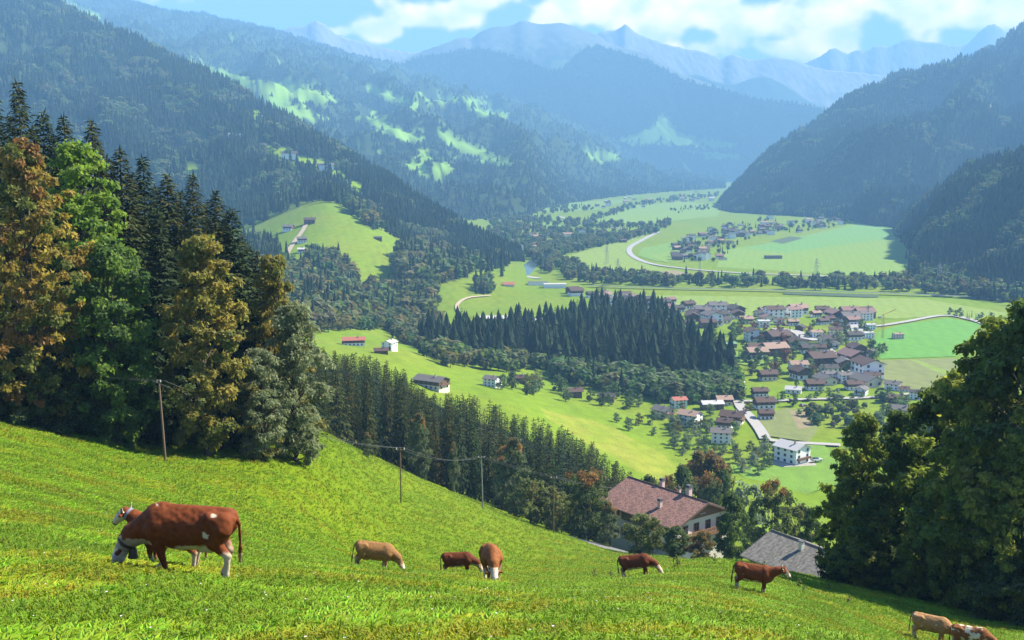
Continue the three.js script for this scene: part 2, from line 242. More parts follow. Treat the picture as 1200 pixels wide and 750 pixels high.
mountain('F2', 'pyramid_peak_range', 'palest far mountain range with a pyramid shaped peak', [[900, 90, 10260], [945, 74, 10260], [962, 66, 10260], [975, 57, 10260], [983, 58, 10260], [992, 63, 10260], [1005, 59, 10260], [1013, 60, 10260], [1028, 53, 10260], [1040, 54, 10260], [1052, 50, 10260], [1063, 47, 10260], [1082, 49, 10260], [1098, 50, 10260], [1115, 53, 10260], [1130, 52, 10260], [1140, 45, 10260], [1150, 34, 10260], [1162, 28.5, 10260], [1172, 32, 10260], [1182, 41, 10260], [1200, 52, 10260], [1260, 70, 10260]], [[900, 205, 9279], [1260, 205, 9279]], { nu: 240, nv: 50, size: 900, rough: .05, crag: 10, high: ROCK, line: .25, low: ALP, low2: [.12, .13, .06] });
mountain('R1', 'dark_wooded_spur', 'large dark wooded spur dropping from the east to the valley floor', [[1420, -60, 3942], [1300, -15, 4032], [1230, 18, 4122], [1200, 35, 4157], [1180, 48, 4118], [1150, 60, 4030], [1120, 73, 3953], [1090, 81, 3858], [1060, 89, 3758], [1038, 97, 3680], [1010, 109, 3598], [985, 124, 3528], [960, 145, 3452], [940, 155, 3387], [920, 168, 3344], [895, 187, 3259], [870, 212, 3180], [855, 228, 3158], [843, 243, 3181]],
  [[1420, 275, 1900], [1200, 280, 1900], [1050, 264, 1980], [980, 254, 2300], [900, 250, 2480], [860, 248, 2600], [843, 246, 2750]], { nu: 220, nv: 90, size: 500, rough: .06, patches: [[[[1010, 215], [1035, 203], [1050, 207], [1040, 214]], ALP], [[[1150, 118], [1165, 116], [1168, 124], [1152, 127]], [.2, .19, .14]], [[[985, 165], [1020, 158], [1050, 162], [1040, 170]], [.05, .075, .02]], [[[1165, 62], [1195, 64], [1200, 72], [1180, 72]], FM]] });
mountain('R2', 'steep_wooded_bluff', 'nearer steep wooded bluff at the foot of the dark spur', [[1420, 110, 1250], [1300, 150, 1320], [1230, 174, 1390], [1200, 183, 1420], [1170, 192, 1480], [1140, 203, 1560], [1110, 222, 1660], [1085, 242, 1780], [1065, 256, 1880], [1048, 266, 1950]],
  [[1420, 370, 900], [1250, 352, 960], [1180, 345, 1000], [1130, 337, 1050], [1088, 325, 1120], [1076, 305, 1300], [1060, 283, 1600], [1048, 269, 1900]], { nu: 160, nv: 70, size: 260, rough: .06, patches: [[[[1165, 235], [1200, 215], [1210, 225], [1180, 245]], [.08, .10, .035]]] });

console.log('terrain done');
// ---------- foliage ----------
const leafMat = vmat({ transmission: .58, thickness: 0, roughness: .95, specularIntensity: .3 });
const needleMat = vmat({ transmission: .15, thickness: 0, roughness: .95, specularIntensity: .2 });
const barkMat = mat(.07, .055, .04, 1), darkBark = mat(.045, .035, .028, 1), paleBark = mat(.16, .14, .11, 1);
class Leaves {
  constructor() { this.p = []; this.c = []; this.n = []; }
  quad(c, dir, nor, len, wid, col, fold = .25) {   // a pointed leaf or spray: four corners, two faces
    const s = new THREE.Vector3().crossVectors(dir, nor).normalize().multiplyScalar(wid / 2), tip = c.clone().addScaledVector(dir, len).addScaledVector(nor, -fold * len * .4), mid = c.clone().addScaledVector(dir, len * .45);
    const l = mid.clone().add(s), r = mid.clone().sub(s);
    this.p.push(c.x, c.y, c.z, r.x, r.y, r.z, tip.x, tip.y, tip.z, c.x, c.y, c.z, tip.x, tip.y, tip.z, l.x, l.y, l.z);
    for (let i = 0; i < 6; i++) this.c.push(col[0], col[1], col[2]);
  }
  tri(a, b, c, col) { this.p.push(a.x, a.y, a.z, b.x, b.y, b.z, c.x, c.y, c.z); for (let i = 0; i < 3; i++) this.c.push(...col); }
  build() { const g = new THREE.BufferGeometry(); g.setAttribute('position', new THREE.Float32BufferAttribute(this.p, 3)); g.setAttribute('color', new THREE.Float32BufferAttribute(this.c, 3)); g.computeVertexNormals(); return g; }
}
const rdir = (r) => { const z = r() * 2 - 1, a = r() * 6.2832, q = Math.sqrt(1 - z * z); return V(q * Math.cos(a), z, q * Math.sin(a)); };
function limb(pts, r0, r1, sides = 6) {   // tapered bent tube
  const pos = [], idx = [], n = pts.length;
  for (let i = 0; i < n; i++) { const d = pts[Math.min(n - 1, i + 1)].clone().sub(pts[Math.max(0, i - 1)]).normalize(), u = new THREE.Vector3().crossVectors(d, Math.abs(d.y) > .9 ? V(1, 0, 0) : V(0, 1, 0)).normalize(), w = new THREE.Vector3().crossVectors(d, u), r = lerp(r0, r1, i / (n - 1)); for (let k = 0; k < sides; k++) { const a = k / sides * 6.2832, q = pts[i].clone().addScaledVector(u, Math.cos(a) * r).addScaledVector(w, Math.sin(a) * r); pos.push(q.x, q.y, q.z); } }
  for (let i = 0; i < n - 1; i++) for (let k = 0; k < sides; k++) { const a = i * sides + k, b = i * sides + (k + 1) % sides; idx.push(a, b, a + sides, b, b + sides, a + sides); }
  const g = new THREE.BufferGeometry(); g.setAttribute('position', new THREE.Float32BufferAttribute(pos, 3)); g.setIndex(idx); g.computeVertexNormals(); return g;
}
// o: h height, w width, bare (trunk share below the crown), clumps, per (leaves a clump), leaf (m), rc (clump radius), cols [[colour, weight, lowT, highT]...], shape(t) 0..1
const SHAPES = { round: (t) => Math.sqrt(Math.max(0, 1 - (2 * t - .9) ** 2 / 1.25)), egg: (t) => Math.pow(Math.sin(Math.PI * (.12 + .86 * t)), .75) * (1.1 - .35 * t), tall: (t) => Math.pow(Math.sin(Math.PI * (.1 + .88 * t)), .6), cone: (t) => (1 - t) * .9 + .12, umbrella: (t) => Math.sqrt(Math.max(0, 1 - (t - .42) ** 2 / .36)) };
function broadleaf(seed, o) {
  const r = rngOf(seed), L = new Leaves(), h0 = o.h * (o.bare ?? .15), h1 = o.h, tot = o.cols.reduce((s, c) => s + c[1], 0), limbs = [], sh = o.shape ?? SHAPES.egg, lean = V((r() - .5) * .05, 1, (r() - .5) * .05), nb = o.boughs ?? 26;
  limbs.push(limb([V(0, -.6, 0), V(0, h0 * .5, 0), V(lean.x * h0, h0, lean.z * h0), V(lean.x * o.h * .5, o.h * .55, lean.z * o.h * .5), V(lean.x * o.h, o.h * .9, lean.z * o.h)], o.trunk ?? o.h * .022, .02, o.sides ?? 7));
  const choose = () => { let p = r() * tot; for (const [cc, w] of o.cols) if ((p -= w) <= 0) return cc; return o.cols[0][0]; };
  const boughs = [];
  for (let i = 0; i < nb; i++) {   // boughs spiral up the trunk; each carries a lobe of leaf clumps
    const t = clamp((i + .2 + .6 * r()) / nb, .02, .97), ang = i * 2.4 + r() * .9, R = o.w / 2 * sh(t), size = (o.lobe ?? .27) * o.w * (.7 + .55 * r()) * (.55 + .45 * sh(t)), rad = Math.max(0, R - size * .75) * (.75 + .4 * r());
    const c = V(Math.cos(ang) * rad, h0 + (h1 - h0) * t - size * .25 * (t > .9 ? 1.6 : 1), Math.sin(ang) * rad); boughs.push({ c, size, t, base: choose() });
    limbs.push(limb([V(lean.x * c.y, Math.max(h0 * .55, c.y - rad * .8 - size * .3), lean.z * c.y), V(c.x * .55, c.y - rad * .2 - size * .2, c.z * .55), c], o.h * .0075, .015, 4));
  }
  for (let i = 0; i < o.clumps; i++) {
    const b = boughs[i % nb], dv0 = rdir(r); if (dv0.y < -.3 && r() < .6) dv0.y *= -.6;
    const c = b.c.clone().addScaledVector(V(dv0.x, dv0.y * .78, dv0.z), b.size * (.55 + .5 * r())), rc = o.rc * (.55 + .6 * r());
    let base = r() < .6 ? b.base : choose(); if (o.tipCol && b.t > o.tipFrom) base = o.tipCol[Math.floor(r() * o.tipCol.length)];
    for (let k = 0; k < o.per; k++) {
      const dv = rdir(r), q = c.clone().addScaledVector(V(dv.x, dv.y * .6, dv.z), rc * Math.sqrt(r()));
      const nor = dv.clone().multiplyScalar(.35).addScaledVector(dv0, .35).add(rdir(r).multiplyScalar(.7)).add(V(0, .35, 0)).normalize(), dir = rdir(r).cross(nor).normalize(); dir.y -= o.droop ?? .25; dir.normalize();
      const s = o.leaf * (.6 + .8 * r()), bb = (.7 + .6 * r()) * (o.gain ?? 1.5); L.quad(q, dir, nor, s, s * (o.fat ?? .62), [base[0] * bb * (.9 + .2 * r()), base[1] * bb, base[2] * bb]);
    }
  }
  return { crown: L.build(), trunk: mergeGeometries(limbs), mat: leafMat, bark: o.bark ?? barkMat };
}
function spruce(seed, o) {   // h, w, whorls, arms, sprays, spray (m), cols
  const r = rngOf(seed), L = new Leaves(), n0 = o.whorls * o.arms;
  for (let i = 0; i < n0; i++) {
    const u = (i + r()) / n0, t = 1 - Math.pow(1 - u, .76), y = o.h * (o.bare + (1 - o.bare) * t), gust = 1 + .22 * n2(t * 9 + seed, Math.floor(i % 5)), a = i * 2.39996 + r() * 1.1;
    const Rk = (o.w / 2 * Math.pow(1 - t, .86) * gust * (.62 + .5 * r()) + .1), out = V(Math.cos(a), 0, Math.sin(a)), n = Math.max(3, Math.round(o.sprays * (.3 + .7 * (1 - t)))), sag = .42 + .25 * r() - .75 * t, bb = o.cols[Math.floor(r() * o.cols.length)];
    for (let s = 0; s < n; s++) {
      const q = Math.pow((s + .3 + .6 * r()) / n, .8), p = out.clone().multiplyScalar(Rk * q); p.y = y - Rk * sag * Math.pow(q, 1.3) + Rk * .16 * q * q;
      const side = (s % 2 ? 1 : -1) * (.2 + .95 * r()), dir = V(Math.cos(a + side), -.55 - .4 * r() + .6 * t, Math.sin(a + side)).normalize(), nor = V((r() - .5) * 1.1 + out.x * .4, 1, (r() - .5) * 1.1 + out.z * .4).normalize(), len = o.spray * (.6 + .7 * r()) * (1.15 - .45 * t), b = .65 + .7 * r();
      L.quad(p, dir, nor, len, len * .42, [bb[0] * b, bb[1] * b, bb[2] * b], .5);
    }
  }
  for (let k = 0; k < 5; k++) L.quad(V(0, o.h * (.95 + .008 * k), 0), V(Math.cos(k * 2.4) * .3, 1, Math.sin(k * 2.4) * .3).normalize(), V(Math.cos(k), 0, Math.sin(k)), o.h * .035, .14, o.cols[0], 0);
  return { crown: L.build(), trunk: limb([V(0, -.8, 0), V(0, o.h * .5, 0), V(0, o.h * .98, 0)], o.h * .013, .02, o.sides ?? 6), mat: needleMat, bark: darkBark };
}
function farTree(seed, kind, cols) {   // light tree for woods far off: unit height
  const r = rngOf(seed), L = new Leaves();
  if (kind === 'spruce') {
    const T = 6; for (let i = 0; i < T; i++) { const y0 = .06 + i / T * .88, y1 = Math.min(1, y0 + .3), R = .17 * Math.pow(1 - i / T, .85) + .018, n = 7, ph = r() * 6; for (let k = 0; k < n; k++) { const a = (k + r() * .5) / n * 6.2832 + ph, b = a + 6.2832 / n * (.75 + .5 * r()), ra = R * (.7 + .5 * r()), c = cols[Math.floor(r() * cols.length)], q = .75 + .5 * r(); L.tri(V(0, y1, 0), V(Math.cos(a) * ra, y0 - .03 * r(), Math.sin(a) * ra), V(Math.cos(b) * ra * .9, y0 + .03 * r(), Math.sin(b) * ra * .9), c.map((x) => x * q)); } }
  } else {
    for (let k = 0; k < 110; k++) { const d = rdir(r), s = .82 + .3 * n3(d.x * 1.6 + seed, d.y * 1.6, d.z * 1.6), c = V(d.x * .33 * s, .56 + d.y * .42 * s, d.z * .33 * s), nor = d.clone().add(rdir(r).multiplyScalar(.5)).normalize(), dir = rdir(r).cross(nor).normalize(), b = .7 + .6 * r(), cc = cols[Math.floor(r() * cols.length)]; L.quad(c, dir, nor, .26, .2, cc.map((x) => x * b), .2); }
    L.tri(V(-.025, 0, 0), V(.025, 0, 0), V(0, .4, 0), [.04, .03, .02]); L.tri(V(0, 0, -.025), V(0, 0, .025), V(0, .4, 0), [.04, .03, .02]);
  }
  return L.build();
}
const NEEDLE = [[.026, .044, .014], [.034, .052, .014], [.020, .036, .014]], NEEDLE_OLIVE = [[.036, .048, .011], [.026, .040, .011], [.054, .056, .013]];
const SPRUCE_GREEN = [[.024, .042, .014], [.032, .050, .015], [.020, .036, .013]];
const LEAF = [[.06, .105, .018], [.08, .125, .02], [.045, .08, .018]], PALE = [[.10, .14, .05], [.08, .12, .04], [.07, .10, .04]], OLIVE = [[.09, .095, .02], [.07, .085, .018], [.11, .09, .02]];

// scattered woods: each an InstancedMesh of kind stuff
const M4 = new THREE.Matrix4(), Q4 = new THREE.Quaternion(), UP = V(0, 1, 0);
function scatter(name, label, geo, material, list) {   // list: [position, width scale, height, turn, tint]
  if (!list.length) return;
  const m = new THREE.InstancedMesh(geo, material, list.length), c = new THREE.Color();
  list.forEach(([p, w, h, turn, tint = 1], i) => { m.setMatrixAt(i, M4.compose(p, Q4.setFromAxisAngle(UP, turn), V(w, h, w))); m.setColorAt(i, Array.isArray(tint) ? c.setRGB(...tint) : c.setRGB(tint, tint, tint)); });
  m.name = numbered(name); shade(m); tag(m, label, 'forest', null, 'stuff'); scene.add(m);
}
const farSpruce = [1, 2, 3].map((s) => farTree(s, 'spruce', SPRUCE_GREEN)), farLeaf = [4, 5, 6].map((s) => farTree(s, 'leaf', LEAF.concat(PALE.slice(1, 2))));
function wood(key, count, o) {
  const H = hills[key], r = rngOf(o.seed), A = [[], [], []], B = [[], [], []];
  for (let n = 0; n < count; n++) {
    const u = r(), v = Math.pow(r(), o.pow ?? 1), p = H.point(u, v), [px, py] = pix(p.x, p.y, p.z);
    if (px < -60 || px > 1260 || py < -60) continue;
    const jx = px + 4 * n2(p.x / 40, p.z / 40), jy = py + 2 * n2(p.x / 40 + 9, p.z / 40);
    if ((o.clear ?? []).some((q) => inside(q, jx, jy)) && r() < (o.strict ?? .97)) continue;
    const q = fbm2(p.x / (o.patch ?? 130) + o.seed, p.z / (o.patch ?? 130), 3), h = (o.h ?? 22) * (.65 + .6 * r());
    p.y -= .5;
    if (q + .35 * (r() - .5) > (o.leafAt ?? .32)) B[n % 3].push([p, h * .95, h * .72, r() * 6, [.9 + .8 * r(), .9 + .55 * r(), .8]]); else A[n % 3].push([p, h * (o.fat ?? 1), h, r() * 6, (.75 + .5 * r()) * (1 + .55 * fbm2(p.x / 170 + 40, p.z / 170, 3))]);
  }
  for (let k = 0; k < 3; k++) { scatter('spruce_forest', o.label, farSpruce[k], needleMat, A[k]); scatter('mixed_forest', o.leafLabel, farLeaf[k], leafMat, B[k]); }
}
wood('L1', 30000, { seed: 21, label: 'dense dark spruces covering the near valley hillside', leafLabel: 'lighter broadleaf patches among spruces on the near hillside', clear: L1meadows.flatMap((q) => [q, q.map(([a, b]) => [a, b + 6]), q.map(([a, b]) => [a, b + 12])]), h: 22, fat: 1.05, leafAt: .30 });
wood('L2', 42000, { seed: 22, label: 'blue hazy woods between the alpine meadow strips', leafLabel: 'pale broadleaf patches between the alpine meadow strips', clear: L2m.flatMap((q) => [q, q.map(([a, b]) => [a, b + 3])]), h: 18, fat: 2.1, leafAt: .42, strict: .97 });
wood('R1', 34000, { seed: 23, label: 'blue shaded woods on the large dark spur', leafLabel: 'greyish broadleaf patches on the large dark spur', h: 23, fat: 1.5, leafAt: .36 });
wood('R2', 11000, { seed: 24, label: 'shaded spruces on the steep bluff above the meadows', leafLabel: 'pale broadleaf patches on the steep bluff', h: 20, fat: 1.1, leafAt: .28 });
wood('C1b', 14000, { seed: 25, label: 'hazy woods on the shoulder of the blue massif', leafLabel: 'hazy broadleaf patches on the shoulder of the massif', h: 22, fat: 2.6, leafAt: .6, clear: [[[722, 164], [760, 150], [778, 130], [786, 140], [800, 156], [830, 163], [868, 168], [850, 176], [790, 172], [740, 170]], [[800, 175], [860, 180], [880, 188], [830, 186]]] });
console.log('forests done');

// ---------- single trees ----------
function plant(proto, name, label, group, pos, scale = 1, turn = 0, wide = 1) {
  const t = thing(name, label, 'tree', group, pos, turn, 1); t.scale.set(scale * wide, scale, scale * wide);
  part(t, 'trunk', proto.trunk, proto.bark); part(t, 'crown', proto.crown, proto.mat); return t;
}
const sNear = [31, 32, 33].map((s, i) => spruce(s, { h: 25, w: [7.6, 6.6, 8.2][i], whorls: 80, arms: 9, sprays: 17, spray: .62, bare: .06, cols: i === 1 ? NEEDLE : NEEDLE_OLIVE }));
const sMid = [34, 35, 36, 37].map((s, i) => spruce(s, { h: 22, w: [6.4, 5.6, 6.8, 5.2][i], whorls: 34, arms: 6, sprays: 6, spray: .95, bare: .05, cols: i % 2 ? NEEDLE : NEEDLE_OLIVE, sides: 5 }));
const sFar = [38, 39, 40].map((s, i) => spruce(s, { h: 21, w: [6.2, 5.4, 6.8][i], whorls: 18, arms: 5, sprays: 4, spray: 1.35, bare: .04, cols: SPRUCE_GREEN, sides: 4 }));

// the tall stand on the west edge of the pasture; depth 80 to 115 m
const westSpruce = [[38, 86, 96, 0], [8, 92, 100, 1], [64, 122, 100, 1], [88, 126, 94, 2], [120, 132, 104, 0], [150, 166, 100, 2], [-25, 100, 104, 2], [176, 176, 108, 1], [203, 196, 104, 0], [232, 197, 110, 2], [258, 216, 104, 0], [276, 238, 100, 1], [302, 288, 106, 2], [140, 215, 112, 1], [20, 175, 112, 2], [322, 322, 102, 0], [190, 240, 96, 1], [80, 190, 110, 0], [52, 140, 112, 2], [104, 160, 114, 1], [134, 176, 116, 2], [162, 196, 116, 0], [190, 212, 118, 2], [217, 216, 116, 1], [246, 232, 118, 2], [268, 252, 116, 0], [290, 276, 114, 1], [25, 128, 116, 0], [-8, 130, 114, 1], [75, 150, 118, 2]];
const westLabels = ['tallest spruce of the pasture edge stand with a bare spire tip', 'broad olive spruce beside the tallest spire of the edge stand', 'slender spruce crowded behind the orange maple'];
westSpruce.forEach(([px, py, d, k], i) => { const g = onGround(px, d), top = at(px, py, d); plant(sNear[k], 'spruce_tree', i < 2 ? westLabels[i] : 'tall olive green spruce in the stand at the upper pasture edge', 'spruces of the stand at the upper pasture edge', g, (top.y - g.y) / 25.6, i * 1.7, 25.6 / Math.max(16, top.y - g.y) * 1.05 + .12 + .12 * (i % 3)); });
const near = (o) => ({ ...o, clumps: Math.round((o.clumps ?? 190) * 1.5), per: 80, leaf: o.leaf ?? .32, rc: .62, boughs: 34, lobe: .24, gain: 1.75 });
const orangeMaple = broadleaf(51, near({ h: 20, w: 10.5, clumps: 260, cols: [[[.16, .115, .016], 3], [[.19, .15, .02], 3], [[.09, .10, .016], 4], [[.13, .07, .014], .8]], shape: SHAPES.egg, bare: .1 }));
const greenLime = broadleaf(52, near({ h: 14.5, w: 7.5, clumps: 210, cols: [[[.055, .10, .012], 4], [[.08, .13, .015], 2], [[.035, .07, .012], 2]], shape: SHAPES.tall, bare: .06 }));
const goldAsh = broadleaf(53, near({ h: 17, w: 7.2, clumps: 230, cols: [[[.13, .12, .018], 4], [[.17, .14, .02], 2.4], [[.075, .085, .014], 2]], shape: SHAPES.tall, bare: .08 }));
const willow = broadleaf(54, near({ h: 14, w: 6.4, clumps: 200, leaf: .34, fat: .4, droop: .7, cols: [[[.15, .17, .085], 3], [[.11, .13, .06], 3], [[.13, .12, .03], 1.2]], shape: SHAPES.tall, bare: .04 }));
const limeTop = broadleaf(55, near({ h: 20, w: 7, clumps: 170, cols: [[[.11, .17, .012], 4], [[.08, .14, .012], 2]], shape: SHAPES.egg, bare: .35 }));
const darkMaple = broadleaf(56, near({ h: 16, w: 9.5, clumps: 260, cols: [[[.045, .072, .010], 5], [[.065, .095, .012], 3], [[.10, .115, .014], 1.2]], shape: SHAPES.egg, bare: .03 }));
const lightAsh = broadleaf(57, near({ h: 16, w: 9, clumps: 240, leaf: .30, cols: [[[.11, .14, .015], 4], [[.07, .10, .012], 3], [[.15, .165, .02], 1.5]], shape: SHAPES.egg, bare: .05 }));
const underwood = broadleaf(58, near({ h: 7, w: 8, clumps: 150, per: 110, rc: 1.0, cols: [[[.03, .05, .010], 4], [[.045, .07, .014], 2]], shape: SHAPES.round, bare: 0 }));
function fitTree(proto, protoH, name, label, group, px, top, d, wide = 1, turn = 0, base) { const g = onGround(px, d), h = at(px, top, d).y - g.y; return plant(proto, name, label, group, g, h / protoH, turn, wide); }
fitTree(orangeMaple, 20.6, 'maple_tree', 'large maple turning orange and brown at the upper pasture edge', null, 40, 152, 82, .86, 1);
fitTree(greenLime, 15, 'lime_tree', 'bright green upright lime tree beside the orange maple', null, 132, 272, 84, .88, 2);
fitTree(goldAsh, 17.6, 'ash_tree', 'tall olive gold ash tree beside the leaning wooden pole', null, 237, 260, 86, .92, .4);
fitTree(willow, 14.5, 'willow_tree', 'silvery willow with drooping branches at the corner of the stand', null, 342, 345, 92, .95, .9);
fitTree(willow, 14.5, 'willow_tree', 'shorter silvery willow between the gold ash and corner willow', null, 302, 402, 88, 1.05, 3.3);
fitTree(goldAsh, 17.6, 'ash_tree', 'yellowish ash crown rising behind the silvery willows', null, 322, 285, 98, .7, 2.4);
fitTree(limeTop, 20.6, 'beech_tree', 'lime green beech lit among dark spruces behind the maple', null, 100, 152, 92, .95, 1.1);
fitTree(orangeMaple, 20.6, 'maple_tree', 'second orange tinged maple partly behind the large maple', null, -12, 205, 88, .8, 4);
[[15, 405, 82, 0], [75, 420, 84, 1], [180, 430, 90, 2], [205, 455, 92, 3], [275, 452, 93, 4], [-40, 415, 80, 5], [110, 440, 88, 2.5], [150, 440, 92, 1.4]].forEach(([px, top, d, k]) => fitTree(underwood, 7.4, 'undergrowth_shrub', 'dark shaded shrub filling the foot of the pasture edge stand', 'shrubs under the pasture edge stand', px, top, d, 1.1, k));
// the wood on the east side of the pasture
[[1175, 358, 74, lightAsh, 1.0, 'ash_tree', 'tallest light green ash of the wood beside the barn'], [1215, 330, 70, darkMaple, 1, 'maple_tree', 'dark maple towering at the outer end of the barn wood'], [1105, 440, 82, darkMaple, .95, 'maple_tree', 'dark green maple in the middle of the barn wood'], [1018, 476, 84, lightAsh, .82, 'ash_tree', 'slim ash with ragged crown at the corner of the barn wood'], [1062, 470, 88, darkMaple, .9, 'maple_tree', 'dark maple between the slim ash and middle maple'], [1150, 470, 70, lightAsh, .72, 'ash_tree', 'yellowish leafy ash in front of the dark maples'], [1000, 548, 90, darkMaple, .8, 'maple_tree', 'low dark maple beside the grey barn roof'], [1040, 560, 78, darkMaple, 1.1, 'maple_tree', 'broad low maple shading the pasture by the barn'], [1095, 575, 74, lightAsh, 1.0, 'ash_tree', 'low ash with hanging sprays over the shaded pasture'], [1205, 500, 66, lightAsh, .9, 'ash_tree', 'ash with bright leaves leaning over the shaded pasture'], [1130, 420, 90, lightAsh, .8, 'ash_tree', 'ash behind the dark maples of the barn wood']].forEach(([px, top, d, pr, wide, name, label], i) => fitTree(pr, 16.5, name, label, null, px, top, d, wide, i * 2.1));
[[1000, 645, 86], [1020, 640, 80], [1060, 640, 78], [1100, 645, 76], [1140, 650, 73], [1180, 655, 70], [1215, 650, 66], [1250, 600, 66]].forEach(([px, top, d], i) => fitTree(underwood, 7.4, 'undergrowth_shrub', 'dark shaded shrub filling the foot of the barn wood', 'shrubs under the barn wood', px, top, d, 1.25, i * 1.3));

// spruces behind the pasture brow
{
  const r = rngOf(71), topLine = [[345, 372], [362, 388], [380, 406], [430, 408], [470, 428], [500, 455], [560, 458], [600, 478], [650, 490], [700, 515], [740, 548], [800, 566]], yTop = (px) => { for (let i = 1; i < topLine.length; i++) if (px <= topLine[i][0]) return lerp(topLine[i - 1][1], topLine[i][1], (px - topLine[i - 1][0]) / (topLine[i][0] - topLine[i - 1][0])); return 566; };
  const spots = []; let tries = 0;
  const rearOf = (px) => { let best = 200; for (let d = 180; d < 470; d += 6) { const h = at(px, yTop(px) + 5, d).y - onGround(px, d).y; if (h > 15 && h < 30) best = d; } return best; };
  while (spots.length < 172 && tries++ < 6000) {
    const px = 346 + 425 * Math.pow(r(), 1.02), q = Math.pow(r(), .5), front = lerp(165, 198, sstep(px, 350, 460)), rear = Math.max(front + 20, rearOf(px)), d = lerp(front, rear, q); if (px > 700 && r() < .5) continue;
    const g = onGround(px, d); if (spots.some((s) => Math.hypot(s.x - g.x, s.z - g.z) < 3.8)) continue;
    const h = Math.min(at(px, yTop(px) + 2 + 8 * r(), d).y - g.y, 15 + 14 * r()); if (h < 8) continue;
    spots.push(g); plant(sMid[spots.length % 4], 'spruce_tree', 'dark green spruce in the dense stand below the pasture brow', 'spruces of the stand below the pasture brow', g, h / 22.4, r() * 6, 22 / Math.max(14, h) * .6 + .3 + .35 * r()).rotation.set((r() - .5) * .06, r() * 6, (r() - .5) * .06);
  }
  const fillIn = [[], [], []]; for (let k = 0; k < 260; k++) { const px = 346 + 400 * r(), front = lerp(175, 205, sstep(px, 350, 460)), d = lerp(front, Math.max(front + 20, rearOf(px)), r()), g = onGround(px, d); if (spots.some((s) => Math.hypot(s.x - g.x, s.z - g.z) < 2.2)) continue; const h = Math.min(at(px, yTop(px) + 4 + 12 * r(), d).y - g.y, 12 + 9 * r()); if (h > 6) fillIn[k % 3].push([g, h * 1.05, h, r() * 6, [.8 + .5 * r(), .75 + .35 * r(), .55]]); }
  fillIn.forEach((l, k) => scatter('spruce_forest', 'younger spruces filling gaps in the stand below the brow', sMid[k + 1].crown, needleMat, l.map(([p, w, h, t, c]) => [p, w / 24, h / 22, t, c])));
  console.log('brow spruces', spots.length, tries);
}
// the middle wood down on the terrace
{
  const r = rngOf(72), spots = []; let tries = 0, n = 0; const rest = [[], [], []];
  while (n < 560 && tries++ < 9000) {
    const px = 478 + 395 * r(), py = 366 + 104 * r(); if (!inside(woods.middleWood, px, py)) continue;
    const g = hit(px, py, 360, 1200); if (!g || spots.some((s) => Math.hypot(s.x - g.x, s.z - g.z) < 4)) continue;
    spots.push(g); n++; g.y -= .3; const sc = (.58 + .62 * r()) * (py > 440 ? .7 : 1);
    if (n <= 98 && py < 452) plant(sFar[n % 3], 'spruce_tree', 'dark green spruce of the wood on the valley terrace', 'spruces of the wood on the valley terrace', g, sc, r() * 6, 1.05 + .6 * r());
    else if (py < 446) rest[n % 3].push([g, 27 * sc, 21 * sc, r() * 6, .7 + .5 * r()]);
  }
  rest.forEach((l, k) => scatter('spruce_forest', 'dark spruces filling the wood on the valley terrace', farSpruce[k], needleMat, l));
}
console.log('near trees done');
// ---------- woods and hedges of the middle distance ----------
const farMixed = farTree(7, 'leaf', LEAF.concat(OLIVE));
function fill(poly, count, o) {   // trees over a photo outline, standing on the ground sheet
  const r = rngOf(o.seed), xs = poly.map((p) => p[0]), ys = poly.map((p) => p[1]), x0 = Math.min(...xs), x1 = Math.max(...xs), y0 = Math.min(...ys), y1 = Math.max(...ys), out = [], S = [[], [], []], B = [[], [], []];
  for (let n = 0, k = 0; n < count && k < count * 12; k++) {
    const px = lerp(x0, x1, r()), py = lerp(y0, y1, r()); if (!inside(poly, px, py)) continue;
    const g = hit(px, py, o.from ?? 300, o.to ?? 5000); if (!g || out.some((s) => Math.abs(s.x - g.x) + Math.abs(s.z - g.z) < (o.gap ?? 5))) continue;
    out.push(g); n++; g.y -= .3; const h = o.h * (.65 + .65 * r());
    if (r() < o.spruce) S[n % 3].push([g, h, h * 1.15, r() * 6, .8 + .5 * r()]); else B[n % 3].push([g, h * 1.05, h * .85, r() * 6, o.tint ? o.tint(r) : [.8 + .9 * r(), .8 + .6 * r(), .8]]);
  }
  for (let k = 0; k < 3; k++) { scatter('spruce_forest', o.label, farSpruce[k], needleMat, S[k]); scatter('mixed_forest', o.leafLabel ?? o.label, farLeaf[k], leafMat, B[k]); }
}
const autumn = (r) => r() < .14 ? [2.4, 1.3, .7] : [.9 + 1.1 * r(), .9 + .6 * r(), .9];
fill(woods.leftWood, 620, { seed: 81, h: 15, spruce: .42, gap: 4, tint: autumn, label: 'spruces scattered through the mixed wood below the hillside meadow', leafLabel: 'broadleaf trees with autumn tints below the hillside meadow' });
fill(woods.upperLeft, 160, { seed: 82, h: 16, spruce: .8, gap: 5, label: 'spruces beside the hillside farm road', leafLabel: 'broadleaf trees beside the hillside farm road' });
fill(woods.knollWood, 190, { seed: 83, h: 17, spruce: .55, gap: 4, tint: autumn, label: 'dark spruces on the knoll between two meadows', leafLabel: 'dark broadleaf trees on the knoll between two meadows' });
fill([[555, 334], [575, 333], [578, 344], [558, 346]], 16, { seed: 84, h: 13, spruce: .4, gap: 4, label: 'small spruce clump in the knoll meadow', leafLabel: 'small leafy clump in the knoll meadow' });
fill([[356, 386], [400, 378], [440, 376], [500, 376], [520, 382], [484, 402], [520, 412], [560, 425], [640, 432], [610, 438], [520, 430], [478, 408], [450, 388], [400, 388], [360, 394]], 170, { seed: 85, h: 11, spruce: .1, gap: 5, tint: autumn, label: 'young spruces beside the terrace houses', leafLabel: 'round leafy trees beside the terrace houses' });
